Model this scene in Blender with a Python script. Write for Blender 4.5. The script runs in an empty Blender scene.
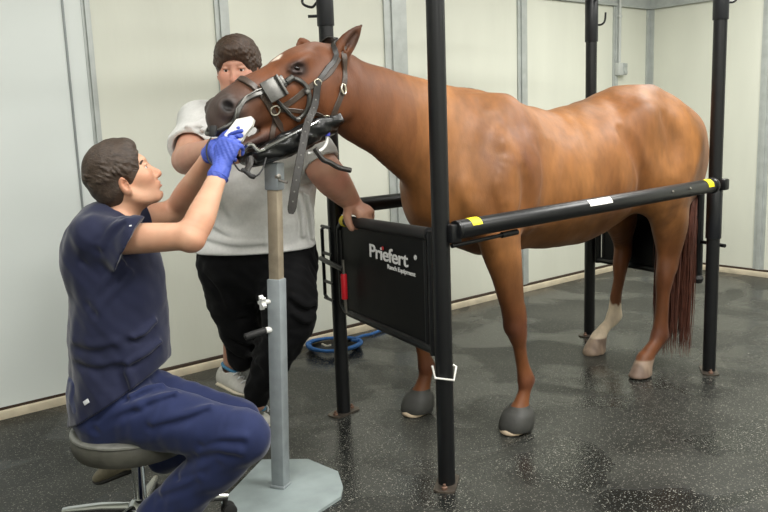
import bpy, bmesh, math, random
import numpy as np
from mathutils import Vector, Matrix
from mathutils.bvhtree import BVHTree
random.seed(7)
COL = bpy.context.scene.collection
QUALITY = 1.0
PI = math.pi

# ------------------------------------------------------------------ camera numbers (a hand-held phone, 1.42 m up)
CAM_H = 1.42
F_PX, PITCH, ROLL, YAW = 795.1, 0.1676, -0.0366, 0.8896
CAM = np.array([0.0, 0.0, CAM_H])
FW = np.array([math.cos(YAW)*math.cos(PITCH), math.sin(YAW)*math.cos(PITCH), -math.sin(PITCH)])
_r = np.array([math.sin(YAW), -math.cos(YAW), 0.0]); _u = np.cross(_r, FW)
RT = math.cos(ROLL)*_r + math.sin(ROLL)*_u
UP = -math.sin(ROLL)*_r + math.cos(ROLL)*_u

def ray(x, y): return FW + RT*(x-384)/F_PX - UP*(y-256)/F_PX
def W(x, y, d): return CAM + ray(x, y)*d            # sight line at a depth in metres
def onz(x, y, z=0.0):
    d = ray(x, y); return CAM + d*(z-CAM_H)/d[2]
def ony(x, y, Y):
    d = ray(x, y); return CAM + d*Y/d[1]
def onx(x, y, X):
    d = ray(x, y); return CAM + d*X/d[0]

def V(*a): return np.array(a, float)
def nrm(v):
    v = np.asarray(v, float); return v/np.linalg.norm(v)

# ------------------------------------------------------------------ objects
def tag(o, label=None, cat=None, group=None, kind=None):
    if label: o['label'] = label
    if cat: o['category'] = cat
    if group: o['group'] = group
    if kind: o['kind'] = kind
    return o

def empty(name, loc, label=None, cat=None, group=None, kind=None):
    o = bpy.data.objects.new(name, None); COL.objects.link(o)
    o.location = [float(c) for c in loc]; o.empty_display_size = .1
    return tag(o, label, cat, group, kind)

def link(name, me, mat=None, parent=None, smooth=True):
    o = bpy.data.objects.new(name, me); COL.objects.link(o)
    if mat: me.materials.append(mat)
    if parent is not None:
        o.parent = parent
        p = Vector((0, 0, 0)); q = parent
        while q is not None:
            p += q.location; q = q.parent
        o.location = -p if parent.parent is None else Vector((0, 0, 0))
    if smooth and len(me.polygons):
        me.polygons.foreach_set('use_smooth', [True]*len(me.polygons))
    return o

def sharp(me, deg=35):
    me.set_sharp_from_angle(angle=math.radians(deg))

class MB:
    """collects shapes into one bmesh"""
    def __init__(s): s.v = []; s.f = []
    def add(s, vs, fs):
        n = len(s.v); s.v += [tuple(float(c) for c in v) for v in vs]; s.f += [tuple(n+i for i in f) for f in fs]; return s
    def box(s, c, size, R=None, bev=0.0):
        bm = bmesh.new(); bmesh.ops.create_cube(bm, size=1.0)
        for v in bm.verts: v.co = Vector((v.co.x*size[0], v.co.y*size[1], v.co.z*size[2]))
        if bev: bmesh.ops.bevel(bm, geom=bm.edges[:], offset=bev, segments=2, profile=.5, affect='EDGES')
        R = np.eye(3) if R is None else np.asarray(R)
        bm.verts.index_update()
        s.add([np.asarray(c) + R @ np.array(v.co) for v in bm.verts], [[v.index for v in f.verts] for f in bm.faces]); bm.free(); return s
    def tube(s, path, r, n=14, cap=True, closed=False, flat=None):
        P = [np.asarray(p, float) for p in path]; m = len(P)
        rs = r if hasattr(r, '__len__') else [r]*m
        T = []
        for i in range(m):
            a = P[(i-1) % m] if (closed or i > 0) else P[i]; b = P[(i+1) % m] if (closed or i < m-1) else P[i]
            T.append(nrm(b-a))
        u = np.cross(T[0], [0, 0, 1.0]); u = nrm(u) if np.linalg.norm(u) > .05 else V(1, 0, 0)
        rings = []; vs = []; fs = []
        for i in range(m):
            u = u - T[i]*(u @ T[i]); u = nrm(u); w = np.cross(T[i], u)
            for k in range(n):
                a = 2*PI*k/n; vs.append(P[i] + rs[i]*(math.cos(a)*u + math.sin(a)*w))
        M = m if closed else m-1
        for i in range(M):
            for k in range(n):
                a = i*n+k; b = i*n+(k+1) % n; j = ((i+1) % m)*n
                fs.append((a, b, j+(k+1) % n, j+k))
        if cap and not closed:
            fs.append(tuple(range(n))[::-1]); fs.append(tuple((m-1)*n+k for k in range(n)))
        return s.add(vs, fs)
    def cyl(s, a, b, r, n=24, r2=None, bev=0.0):
        a = np.asarray(a, float); b = np.asarray(b, float); r2 = r if r2 is None else r2
        if bev:
            t = nrm(b-a)
            return s.tube([a, a+t*bev*.3, a+t*bev, b-t*bev, b-t*bev*.3, b], [r-bev, r-bev*.3, r, r2, r2-bev*.3, r2-bev], n)
        return s.tube([a, b], [r, r2], n)
    def lathe(s, c, prof, n=40, axis=None):
        ax = V(0, 0, 1) if axis is None else nrm(axis)
        u = np.cross(ax, [1.0, 0, 0]); u = nrm(u) if np.linalg.norm(u) > .1 else V(0, 1, 0); w = np.cross(ax, u)
        vs = []; fs = []; m = len(prof)
        for (r, z) in prof:
            for k in range(n):
                a = 2*PI*k/n; vs.append(np.asarray(c)+ax*z + max(r, 1e-4)*(math.cos(a)*u+math.sin(a)*w))
        for i in range(m-1):
            for k in range(n):
                fs.append((i*n+k, i*n+(k+1) % n, (i+1)*n+(k+1) % n, (i+1)*n+k))
        fs.append(tuple(range(n))[::-1]); fs.append(tuple((m-1)*n+k for k in range(n)))
        return s.add(vs, fs)
    def ribbon(s, path, normals, w, t, closed=False):
        """strap: path points, outward normals, width, thickness"""
        P = [np.asarray(p, float) for p in path]; m = len(P); vs = []; fs = []
        ws = w if hasattr(w, '__len__') else [w]*m
        for i in range(m):
            a = P[(i-1) % m] if (closed or i > 0) else P[i]; b = P[(i+1) % m] if (closed or i < m-1) else P[i]
            T = nrm(b-a); n = normals[i]-T*(normals[i] @ T); n = nrm(n); side = np.cross(T, n)
            h = ws[i]/2; e = min(t*.45, h*.5)
            for (x, y) in ((-h, 0), (-h, t-e), (-h+e, t), (h-e, t), (h, t-e), (h, 0)):
                vs.append(P[i]+side*x+n*y)
        M = m if closed else m-1
        for i in range(M):
            j = (i+1) % m
            for k in range(6):
                fs.append((i*6+k, j*6+k, j*6+(k+1) % 6, i*6+(k+1) % 6))
        if not closed:
            fs.append(tuple(range(6))); fs.append(tuple((m-1)*6+k for k in range(6))[::-1])
        return s.add(vs, fs)
    def prism(s, outline, O, ux, uy, depth):
        """extrude a 2-D outline lying in the ux, uy plane by depth along ux x uy"""
        n = len(outline); uz = np.cross(ux, uy); vs = [O+ux*a+uy*b for a, b in outline]+[O+ux*a+uy*b+uz*depth for a, b in outline]
        fs = [tuple(range(n))[::-1], tuple(range(n, 2*n))]+[(i, (i+1) % n, n+(i+1) % n, n+i) for i in range(n)]
        return s.add(vs, fs)
    def build(s, name, mat, parent=None, smooth=True, ang=35):
        me = bpy.data.meshes.new(name); me.from_pydata(s.v, [], s.f); me.validate()
        bm = bmesh.new(); bm.from_mesh(me); bmesh.ops.recalc_face_normals(bm, faces=bm.faces[:]); bm.to_mesh(me); bm.free()
        o = link(name, me, mat, parent, smooth)
        if smooth: sharp(me, ang)
        return o

def spline(pts, n=8, closed=False):
    P = [np.asarray(p, float) for p in pts]; m = len(P); out = []
    for i in range(m if closed else m-1):
        p0 = P[(i-1) % m] if (closed or i > 0) else 2*P[0]-P[1]
        p1 = P[i]; p2 = P[(i+1) % m]
        p3 = P[(i+2) % m] if (closed or i+2 < m) else 2*P[-1]-P[-2]
        for k in range(n):
            t = k/n
            out.append(.5*((2*p1)+(-p0+p2)*t+(2*p0-5*p1+4*p2-p3)*t*t+(-p0+3*p1-3*p2+p3)*t**3))
    if not closed: out.append(P[-1])
    return out

# ------------------------------------------------------------------ sculpting in a distance field
def frame(fwd, up=(0, 0, 1)):
    f = nrm(fwd); l = nrm(np.cross(up, f)); u = np.cross(f, l)
    return np.stack([f, l, u], 1)                     # columns fwd, left, up

class Field:
    def __init__(s, lo, hi, h):
        s.h = h; s.lo = np.asarray(lo, np.float32); n = np.ceil((np.asarray(hi)-lo)/h).astype(int)+1
        s.n = n; s.D = np.full(n, .2, np.float32)
        s.ax = [s.lo[i]+np.arange(n[i], dtype=np.float32)*h for i in range(3)]
    def sl(s, lo, hi):
        a = np.clip(np.floor((np.asarray(lo)-s.lo)/s.h).astype(int), 0, s.n); b = np.clip(np.ceil((np.asarray(hi)-s.lo)/s.h).astype(int)+1, 0, s.n)
        if np.any(b <= a): return None
        return tuple(slice(int(a[i]), int(b[i])) for i in range(3))
    def grid(s, S): return s.ax[0][S[0]][:, None, None], s.ax[1][S[1]][None, :, None], s.ax[2][S[2]][None, None, :]
    def comb(s, S, d, k, op='u'):
        A = s.D[S]
        if op == 'u':
            if k > 0:
                q = np.maximum(k-np.abs(A-d), 0)/k; s.D[S] = np.minimum(A, d)-q*q*k*.25
            else: s.D[S] = np.minimum(A, d)
        elif op == 's':
            d = -d
            if k > 0:
                q = np.maximum(k-np.abs(A-d), 0)/k; s.D[S] = np.maximum(A, d)+q*q*k*.25
            else: s.D[S] = np.maximum(A, d)
    def ell(s, c, r, R=None, k=.02, op='u'):
        r = np.asarray(r, float); R = np.eye(3) if R is None else np.asarray(R); m = np.abs(R) @ r + k + 3*s.h
        S = s.sl(c-m, c+m)
        if S is None: return s
        x, y, z = s.grid(S); x = x-c[0]; y = y-c[1]; z = z-c[2]
        a = (x*R[0, 0]+y*R[1, 0]+z*R[2, 0])/r[0]; b = (x*R[0, 1]+y*R[1, 1]+z*R[2, 1])/r[1]; cc = (x*R[0, 2]+y*R[1, 2]+z*R[2, 2])/r[2]
        k0 = np.sqrt(a*a+b*b+cc*cc); k1 = np.sqrt((a/r[0])**2+(b/r[1])**2+(cc/r[2])**2)+1e-6
        s.comb(S, (k0*(k0-1)/k1).astype(np.float32), k, op); return s
    def ball(s, c, r, k=.02, op='u'): return s.ell(np.asarray(c, float), (r, r, r), None, k, op)
    def _seg(s, S, a, b, ra, rb, side, upv):
        """ra, rb = (r_side, r_up)"""
        x, y, z = s.grid(S); ab = b-a; L = np.linalg.norm(ab)+1e-9; t = ab/L
        x = x-np.float32(a[0]); y = y-np.float32(a[1]); z = z-np.float32(a[2])
        w = x*np.float32(t[0])+y*np.float32(t[1])+z*np.float32(t[2]); hcl = np.clip(w/np.float32(L), 0, 1)
        u = x*np.float32(side[0])+y*np.float32(side[1])+z*np.float32(side[2]); v = x*np.float32(upv[0])+y*np.float32(upv[1])+z*np.float32(upv[2])
        e = w-hcl*np.float32(L)
        rs = ra[0]+hcl*np.float32(rb[0]-ra[0]); ru = ra[1]+hcl*np.float32(rb[1]-ra[1]); rm = np.minimum(rs, ru)
        k0 = np.sqrt((u/rs)**2+(v/ru)**2+(e/rm)**2); k1 = np.sqrt((u/rs**2)**2+(v/ru**2)**2+(e/rm**2)**2)+1e-6
        return (k0*(k0-1)/k1).astype(np.float32)
    def cone(s, a, b, ra, rb, k=.02, op='u'):
        a = np.asarray(a, float); b = np.asarray(b, float)
        return s.sweep([(a, ra, ra), (b, rb, rb)], None, k, 0, op)
    def sweep(s, st, side=None, k=.03, sub=4, op='u', disp=None):
        """st: (centre, r_side, r_up); side: fixed sideways vector"""
        if sub:
            A = spline([np.concatenate([np.asarray(p, float), [rs, ru]]) for p, rs, ru in st], sub)
        else: A = [np.concatenate([np.asarray(p, float), [rs, ru]]) for p, rs, ru in st]
        A = [np.concatenate([a[:3], np.maximum(a[3:], .003)]) for a in A]
        lo = np.min([a[:3]-max(a[3:]) for a in A], 0)-k-3*s.h; hi = np.max([a[:3]+max(a[3:]) for a in A], 0)+k+3*s.h
        S = s.sl(lo, hi)
        if S is None: return s
        T = np.full([q.stop-q.start for q in S], .2, np.float32)
        for a, b in zip(A[:-1], A[1:]):
            pa, pb = a[:3], b[:3]; t = nrm(pb-pa)
            if side is None:
                sd = np.cross(t, [0, 0, 1.0]); sd = nrm(sd) if np.linalg.norm(sd) > .1 else V(0, 1, 0)
            else: sd = np.asarray(side, float)
            sd = nrm(sd-t*(sd @ t)); uv = np.cross(t, sd); R = max(a[3], a[4], b[3], b[4])+k+3*s.h
            S2 = s.sl(np.minimum(pa, pb)-R, np.maximum(pa, pb)+R)
            if S2 is None: continue
            S2 = tuple(slice(max(S2[i].start, S[i].start), min(S2[i].stop, S[i].stop)) for i in range(3))
            if any(q.stop <= q.start for q in S2): continue
            d = s._seg(S2, pa, pb, a[3:], b[3:], sd, uv)
            L = tuple(slice(S2[i].start-S[i].start, S2[i].stop-S[i].start) for i in range(3))
            T[L] = np.minimum(T[L], d)
        if disp is not None:
            x, y, z = s.grid(S); T = T+disp(x, y, z).astype(np.float32)
        s.comb(S, T, k, op); return s
    def plane(s, p, n, k=0.0):
        """cut away the side n points to"""
        n = nrm(n); x, y, z = s.grid((slice(None),)*3)
        d = ((x-p[0])*n[0]+(y-p[1])*n[1]+(z-p[2])*n[2]).astype(np.float32)
        s.comb((slice(None),)*3, -d, k, 's'); return s
    def disp(s, fn, lo=None, hi=None):
        S = (slice(None),)*3 if lo is None else s.sl(lo, hi)
        x, y, z = s.grid(S); s.D[S] = s.D[S]+fn(x, y, z).astype(np.float32); return s
    def hit(s, px, py, t0=1.5, t1=4.6):
        d = ray(px, py); ts = np.arange(t0, t1, s.h*.5); P = CAM+np.outer(ts, d); I = np.floor((P-s.lo)/s.h+.5).astype(int)
        ok = ((I >= 0) & (I < s.n)).all(1); I = I[ok]; P = P[ok]; D = s.D[I[:, 0], I[:, 1], I[:, 2]]; q = np.nonzero(D < 0)[0]
        return P[q[0]] if len(q) else None
    def folds(s, lines, r=.010, k=.028, lift=.002, ridge=.0):
        """creases pressed into cloth along lines on its surface; each crease leaves a soft ridge beside it"""
        out = []
        for ln in lines:
            P = [s.hit(*p) for p in ln]; P = [p for p in P if p is not None]
            if len(P) > 1: out.append((P, ln))
        for P, ln in out:
            n = len(P); st = [(p-FW*lift, r*(1 if 0 < i < n-1 else .35), r*(1 if 0 < i < n-1 else .35)) for i, p in enumerate(P)]
            if n == 2: st[0] = (P[0], r, r)
            s.sweep(st, None, k, 5, 's')
            off = RT*.012+UP*.012
            s.sweep([(p+off+FW*.004, a*.8, b*.8) for p, a, b in st], None, k, 5, 'u')
    def mesh(s, name, mat, parent=None, smooth=2, color=None):
        D = s.D
        for ax in range(3):
            D[(slice(None),)*ax+(0,)] = .1; D[(slice(None),)*ax+(-1,)] = .1
        I = (D < 0); c = np.zeros(s.n-1, np.int8)
        for i in (0, 1):
            for j in (0, 1):
                for k in (0, 1): c += I[i:s.n[0]-1+i, j:s.n[1]-1+j, k:s.n[2]-1+k]
        cells = np.argwhere((c > 0) & (c < 8)); idx = np.full(c.shape, -1, np.int32); idx[tuple(cells.T)] = np.arange(len(cells))
        acc = np.zeros((len(cells), 3)); cnt = np.zeros(len(cells))
        for ax in range(3):
            o1, o2 = [q for q in range(3) if q != ax]
            for i in (0, 1):
                for j in (0, 1):
                    a = cells.copy(); a[:, o1] += i; a[:, o2] += j; b = a.copy(); b[:, ax] += 1
                    da = D[tuple(a.T)]; db = D[tuple(b.T)]; m = (da < 0) != (db < 0)
                    t = np.where(m, da/(da-db+1e-12), 0); p = a.astype(float); p[:, ax] += t
                    acc[m] += p[m]; cnt[m] += 1
        Pv = acc/cnt[:, None]
        quads = []
        for ax in range(3):
            o1, o2 = (ax+1) % 3, (ax+2) % 3
            sa = [slice(None)]*3; sb = [slice(None)]*3; sa[ax] = slice(0, -1); sb[ax] = slice(1, None)
            A = I[tuple(sa)]; B = I[tuple(sb)]; e = np.argwhere(A != B)
            e = e[(e[:, o1] > 0) & (e[:, o2] > 0) & (e[:, o1] < s.n[o1]-1) & (e[:, o2] < s.n[o2]-1)]
            ins = A[tuple(e.T)]
            def ci(d1, d2):
                q = e.copy(); q[:, o1] += d1; q[:, o2] += d2; return idx[tuple(q.T)]
            q = np.stack([ci(-1, -1), ci(0, -1), ci(0, 0), ci(-1, 0)], 1); q[~ins] = q[~ins][:, ::-1]; quads.append(q)
        Q = np.concatenate(quads); Q = Q[(Q >= 0).all(1)]
        n = len(Pv)
        for it in range(smooth):
            e = np.concatenate([Q[:, [0, 1]], Q[:, [1, 2]], Q[:, [2, 3]], Q[:, [3, 0]]]); e = np.concatenate([e, e[:, ::-1]])
            deg = np.bincount(e[:, 0], minlength=n)+1e-9
            av = np.stack([np.bincount(e[:, 0], weights=Pv[e[:, 1], q], minlength=n)/deg for q in range(3)], 1)
            Pv = Pv+(av-Pv)*(.5 if it % 2 == 0 else -.25)
        Pw = s.lo+Pv*s.h
        me = bpy.data.meshes.new(name)
        me.vertices.add(n); me.vertices.foreach_set('co', Pw.astype(np.float32).ravel())
        me.loops.add(len(Q)*4); me.loops.foreach_set('vertex_index', Q.astype(np.int32).ravel())
        me.polygons.add(len(Q)); me.polygons.foreach_set('loop_start', np.arange(0, len(Q)*4, 4, dtype=np.int32))
        me.update(calc_edges=True); me.validate()
        if color is not None:
            at = me.color_attributes.new('Col', 'FLOAT_COLOR', 'POINT')
            C = np.ones((len(me.vertices), 4), np.float32); C[:, :3] = color(Pw[:len(me.vertices)]); at.data.foreach_set('color', C.ravel())
        return link(name, me, mat, parent)

def bvh(o):
    me = o.data; off = Vector((0, 0, 0))
    return BVHTree.FromPolygons([v.co+off for v in me.vertices], [p.vertices[:] for p in me.polygons])
def wob(seed, f, amp):
    """soft pseudo-random swell made of sines"""
    rs = np.random.RandomState(seed); K = [(rs.normal(size=3)*f*(1+.8*i), rs.uniform(0, 6.28), amp/(1+.7*i)) for i in range(4)]
    def fn(x, y, z):
        t = 0
        for k, ph, a in K:
            t = t + a*np.sin(k[0]*x+k[1]*y+k[2]*z+ph + .8*np.sin(k[1]*x*.7-k[2]*y*.6+k[0]*z*.5+ph*2))
        return t
    return fn

# ------------------------------------------------------------------ materials
def srgb(r, g, b):
    def f(c):
        c /= 255; return c/12.92 if c <= .04045 else ((c+.055)/1.055)**2.4
    return (f(r), f(g), f(b), 1)
def mat(name, col, rough=.6, metal=0.0, var=0.0, vscale=8.0, bump=0.0, bscale=60.0, spec=.5, vcol=False, stretch=None, coat=0.0, rvar=0.0, sheen=0.0, sss=0.0):
    m = bpy.data.materials.new(name); m.use_nodes = True; N = m.node_tree.nodes; L = m.node_tree.links; B = N['Principled BSDF']
    B.inputs['Roughness'].default_value = rough; B.inputs['Metallic'].default_value = metal
    B.inputs['Specular IOR Level'].default_value = spec
    if coat: B.inputs['Coat Weight'].default_value = coat; B.inputs['Coat Roughness'].default_value = .2
    if sheen: B.inputs['Sheen Weight'].default_value = sheen; B.inputs['Sheen Roughness'].default_value = .4
    if sss: B.inputs['Subsurface Weight'].default_value = sss; B.inputs['Subsurface Radius'].default_value = (.012, .005, .003)
    tc = N.new('ShaderNodeTexCoord'); src = tc.outputs['Object']
    if stretch:
        mp = N.new('ShaderNodeMapping'); mp.inputs['Scale'].default_value = stretch; L.new(src, mp.inputs['Vector']); src = mp.outputs['Vector']
    if vcol:
        a = N.new('ShaderNodeAttribute'); a.attribute_name = 'Col'; base = a.outputs['Color']
    else:
        rgb = N.new('ShaderNodeRGB'); rgb.outputs[0].default_value = col; base = rgb.outputs[0]
    if var:
        nz = N.new('ShaderNodeTexNoise'); nz.inputs['Scale'].default_value = vscale; nz.inputs['Detail'].default_value = 5; L.new(src, nz.inputs['Vector'])
        mr = N.new('ShaderNodeMapRange'); mr.inputs['From Min'].default_value = .25; mr.inputs['From Max'].default_value = .75
        mr.inputs['To Min'].default_value = 1-var; mr.inputs['To Max'].default_value = 1+var; L.new(nz.outputs['Fac'], mr.inputs['Value'])
        mx = N.new('ShaderNodeVectorMath'); mx.operation = 'SCALE'; L.new(base, mx.inputs[0]); L.new(mr.outputs[0], mx.inputs['Scale']); base = mx.outputs[0]
        if rvar:
            m2 = N.new('ShaderNodeMapRange'); m2.inputs['To Min'].default_value = rough-rvar; m2.inputs['To Max'].default_value = rough+rvar
            L.new(nz.outputs['Fac'], m2.inputs['Value']); L.new(m2.outputs[0], B.inputs['Roughness'])
    L.new(base, B.inputs['Base Color'])
    if bump:
        n2 = N.new('ShaderNodeTexNoise'); n2.inputs['Scale'].default_value = bscale; n2.inputs['Detail'].default_value = 4; L.new(src, n2.inputs['Vector'])
        bp = N.new('ShaderNodeBump'); bp.inputs['Strength'].default_value = bump; bp.inputs['Distance'].default_value = .004
        L.new(n2.outputs['Fac'], bp.inputs['Height']); L.new(bp.outputs['Normal'], B.inputs['Normal'])
    return m
# ================================================================== room
WY, WX, TRIM_Z = 4.272, 6.70, 2.337
M = {}
M['wall'] = mat('cream wall panel', srgb(214, 216, 203), .45, var=.055, vscale=3.2, bump=.2, bscale=25, stretch=(1, 1, .28))
M['smooth_wall'] = mat('white smooth panel', srgb(218, 224, 221), .4, var=.025, vscale=1.2)
M['ceil'] = mat('white ceiling', srgb(225, 226, 222), .8)
M['galv'] = mat('galvanised steel', srgb(178, 183, 180), .42, .25, var=.12, vscale=14, rvar=.1)
M['galv_dark'] = mat('darker steel lip', srgb(132, 138, 138), .45, .3)  # darker steel tone for the slim lip
M['curb'] = mat('dirty cream curb', srgb(208, 196, 172), .7, var=.22, vscale=9, bump=.4)
M['gap'] = mat('dark sealant', srgb(58, 44, 34), .9)
def floor_mat():
    m = bpy.data.materials.new('rubber floor'); m.use_nodes = True; N = m.node_tree.nodes; L = m.node_tree.links; B = N['Principled BSDF']
    tc = N.new('ShaderNodeTexCoord'); src = tc.outputs['Object']
    def noise(sc, det=4, dist=0.0):
        n = N.new('ShaderNodeTexNoise'); n.inputs['Scale'].default_value = sc; n.inputs['Detail'].default_value = det; n.inputs['Distortion'].default_value = dist
        L.new(src, n.inputs['Vector']); return n.outputs['Fac']
    def ramp(v, a, b, ca, cb):
        r = N.new('ShaderNodeValToRGB'); r.color_ramp.elements[0].position = a; r.color_ramp.elements[1].position = b
        r.color_ramp.elements[0].color = ca; r.color_ramp.elements[1].color = cb; L.new(v, r.inputs['Fac']); return r.outputs['Color']
    def mix(f, a, b):
        x = N.new('ShaderNodeMix'); x.data_type = 'RGBA'
        (L.new(f, x.inputs[0]) if not isinstance(f, float) else setattr(x.inputs[0], 'default_value', f))
        L.new(a, x.inputs[6]); L.new(b, x.inputs[7]); return x.outputs[2]
    base = ramp(noise(1.7, 7, .8), .34, .66, srgb(36, 37, 35), srgb(60, 61, 57))
    wet = ramp(noise(1.9, 7, .7), .47, .58, (0, 0, 0, 1), (1, 1, 1, 1))
    dark = ramp(noise(3.0, 3), .2, .8, srgb(26, 27, 26), srgb(38, 39, 37))
    c = mix(wet, base, dark)
    vor = N.new('ShaderNodeTexVoronoi'); vor.inputs['Scale'].default_value = 120; L.new(src, vor.inputs['Vector'])
    sp = ramp(vor.outputs['Distance'], .20, .34, (1, 1, 1, 1), (0, 0, 0, 1))
    keep = ramp(noise(50, 2), .40, .52, (0, 0, 0, 1), (1, 1, 1, 1))
    mm = N.new('ShaderNodeMath'); mm.operation = 'MULTIPLY'; L.new(sp, mm.inputs[0]); L.new(keep, mm.inputs[1])
    lite = ramp(noise(60, 1), .3, .7, srgb(88, 87, 82), srgb(160, 157, 147))
    c = mix(mm.outputs[0], c, lite); L.new(c, B.inputs['Base Color'])
    rr = N.new('ShaderNodeMapRange'); rr.inputs['To Min'].default_value = .34; rr.inputs['To Max'].default_value = .13
    L.new(wet, rr.inputs['Value']); L.new(rr.outputs[0], B.inputs['Roughness'])
    bp = N.new('ShaderNodeBump'); bp.inputs['Strength'].default_value = .25; bp.inputs['Distance'].default_value = .003
    sr_ = N.new('ShaderNodeMapRange'); sr_.inputs['To Min'].default_value = .16; sr_.inputs['To Max'].default_value = .5; L.new(wet, sr_.inputs['Value']); L.new(sr_.outputs[0], B.inputs['Specular IOR Level'])
    L.new(noise(140, 3), bp.inputs['Height']); L.new(bp.outputs['Normal'], B.inputs['Normal'])
    return m
M['floor'] = floor_mat()
def struct(o): return tag(o, kind='structure')
XL, YF, ZC = -2.6, -2.6, 2.95
def slab(name, lo, hi, m):
    lo = V(*lo); hi = V(*hi)
    return struct(MB().box((lo+hi)/2, hi-lo).build(name, m, None, False))
slab('floor', (XL-.1, YF-.1, -.12), (WX+.1, WY+.1, 0), M['floor'])
slab('ceiling', (XL-.1, YF-.1, ZC), (WX+.1, WY+.1, ZC+.1), M['ceil'])
slab('wall_back', (XL-.1, WY, 0), (WX+.1, WY+.1, ZC), M['wall'])
slab('wall_right', (WX, YF-.1, 0), (WX+.1, WY, ZC), M['wall'])
slab('wall_left', (XL-.1, YF-.1, 0), (XL, WY, ZC), M['wall'])
slab('wall_front', (XL, YF-.1, 0), (WX, YF, ZC), M['wall'])
# smooth sliding panel covering the left end of the back wall, with its slim lip
slab('door_1', (XL, WY-.022, .05), (1.412, WY, 2.7), M['smooth_wall'])
# steel channel strips over the panel seams
tn = [0]
def trim(lo, hi, m=None, ridge=None):
    tn[0] += 1
    b = MB(); lo = V(*lo); hi = V(*hi); b.box((lo+hi)/2, hi-lo)
    if ridge: b.box((V(*ridge[0])+V(*ridge[1]))/2, V(*ridge[1])-V(*ridge[0]), bev=.002)
    return struct(b.build('trim_%d' % tn[0], m or M['galv'], None, False))
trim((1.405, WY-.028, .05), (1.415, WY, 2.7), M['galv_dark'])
trim((1.415, WY-.008, .056), (1.508, WY, 2.7), M['smooth_wall'])
def seam_back(x0, x1):
    xm = (x0+x1)/2; w = (x1-x0)
    trim((x0, WY-.012, .055), (x1, WY, TRIM_Z), None, ((xm-w*.2, WY-.024, .055), (xm+w*.2, WY-.002, TRIM_Z)))
for x0, x1 in ((1.508, 1.553), (2.27, 2.36), (3.53, 3.73), (4.875, 4.985), (6.13, 6.20)): seam_back(x0, x1)
trim((WX-.055, WY-.012, .055), (WX, WY, TRIM_Z)); trim((WX-.012, WY-.05, .055), (WX, WY-.012, TRIM_Z))
for y0, y1 in ((3.13, 3.22), (1.85, 1.94), (.6, .69)):
    trim((WX-.012, y0, .055), (WX, y1, TRIM_Z), None, ((WX-.024, y0+.028, .055), (WX-.002, y1-.028, TRIM_Z)))
# horizontal steel band above the panels
trim((1.44, WY-.014, TRIM_Z), (WX-.014, WY, TRIM_Z+.14), None, ((1.44, WY-.03, TRIM_Z), (WX-.014, WY-.002, TRIM_Z+.02)))
trim((WX-.014, YF, TRIM_Z), (WX, WY, TRIM_Z+.14), None, ((WX-.03, YF, TRIM_Z), (WX-.002, WY-.03, TRIM_Z+.02)))
# concrete curb at the foot of the walls and the dark gap over it
def curb(name, lo, hi, g0, g1):
    b = MB(); b.box((V(*lo)+V(*hi))/2, V(*hi)-V(*lo), bev=.006); o = struct(b.build(name, M['curb'], None))
    trim(g0, g1, M['gap'])
curb('baseboard_back', (XL, WY-.05, -.01), (WX, WY, .042), (XL, WY-.026, .042), (WX-.03, WY-.0, .056))
curb('baseboard_right', (WX-.05, YF, -.01), (WX, WY-.05, .042), (WX-.026, YF, .042), (WX, WY-.026, .056))

# ceiling lights (long fluorescent troffers, above the picture)
M['lamp'] = bpy.data.materials.new('lamp diffuser'); M['lamp'].use_nodes = True
_b = M['lamp'].node_tree.nodes['Principled BSDF']; _b.inputs['Emission Color'].default_value = (1, .98, .93, 1); _b.inputs['Emission Strength'].default_value = 2
M['white_paint'] = mat('white enamel', srgb(230, 230, 226), .5)
def troffer(x, y, lx, ly, pw, lab):
    t = empty('ceiling_light', (x, y, ZC), lab, 'ceiling light', 'ceiling lights')
    b = MB(); b.box((x, y, ZC-.03), (lx+.06, ly+.06, .06), bev=.006); b.build('housing', M['white_paint'], t)
    d = MB(); d.box((x, y, ZC-.065), (lx, ly, .012), bev=.004); d.build('diffuser', M['lamp'], t)
    l = bpy.data.lights.new('troffer_glow', 'AREA'); l.shape = 'RECTANGLE'; l.size = lx; l.size_y = ly; l.energy = pw; l.color = (1, .985, .945)
    o = bpy.data.objects.new('glow', l); COL.objects.link(o); o.location = (x, y, ZC-.08)
LIGHTS = [(0.2, 1.3, 1.2, .6, 40), (2.5, 1.2, 1.2, .6, 58), (4.8, 1.4, 1.2, .6, 56), (0.1, 2.9, 1.2, .4, 9), (2.6, 3.0, 1.2, .4, 8), (5.2, 2.8, 1.2, .5, 26), (0.4, -1.2, 1.4, .8, 66), (3.6, -1.0, 1.4, .8, 56)]
LAB = ['above the seated man', 'above the front of the steel stocks', 'above the rear of the steel stocks', 'near the smooth white panel', 'above the standing man', 'near the far corner of the room', 'behind the camera on the left', 'in front of the right wall']
for a, lb in zip(LIGHTS, LAB): troffer(*a, 'white recessed fluorescent ceiling light '+lb)

# conduit and socket box on the back wall by the corner
M['pvc'] = mat('grey conduit', srgb(186, 190, 186), .5)
cx = 6.185
c = MB(); c.cyl((cx, WY-.035, 1.86), (cx, WY-.035, TRIM_Z+.13), .013); c.box((cx, WY-.03, 2.25), (.05, .03, .02), bev=.004)
tag(c.build('conduit', M['pvc']), 'thin grey conduit pipe running down the back wall to the socket box', 'pipe')
ob = empty('socket_box', (cx, WY, 1.80), 'small grey weatherproof socket box on the back wall near the corner', 'electrical box')
MB().box((cx-.005, WY-.035, 1.80), (.07, .05, .11), bev=.006).build('box_body', M['pvc'], ob)
p = MB(); p.box((cx+.05, WY-.05, 1.80), (.065, .035, .105), bev=.01); p.box((cx+.05, WY-.07, 1.832), (.04, .012, .03), bev=.004); p.box((cx+.05, WY-.07, 1.772), (.04, .012, .03), bev=.004)
p.build('cover', M['galv'], ob)

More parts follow.
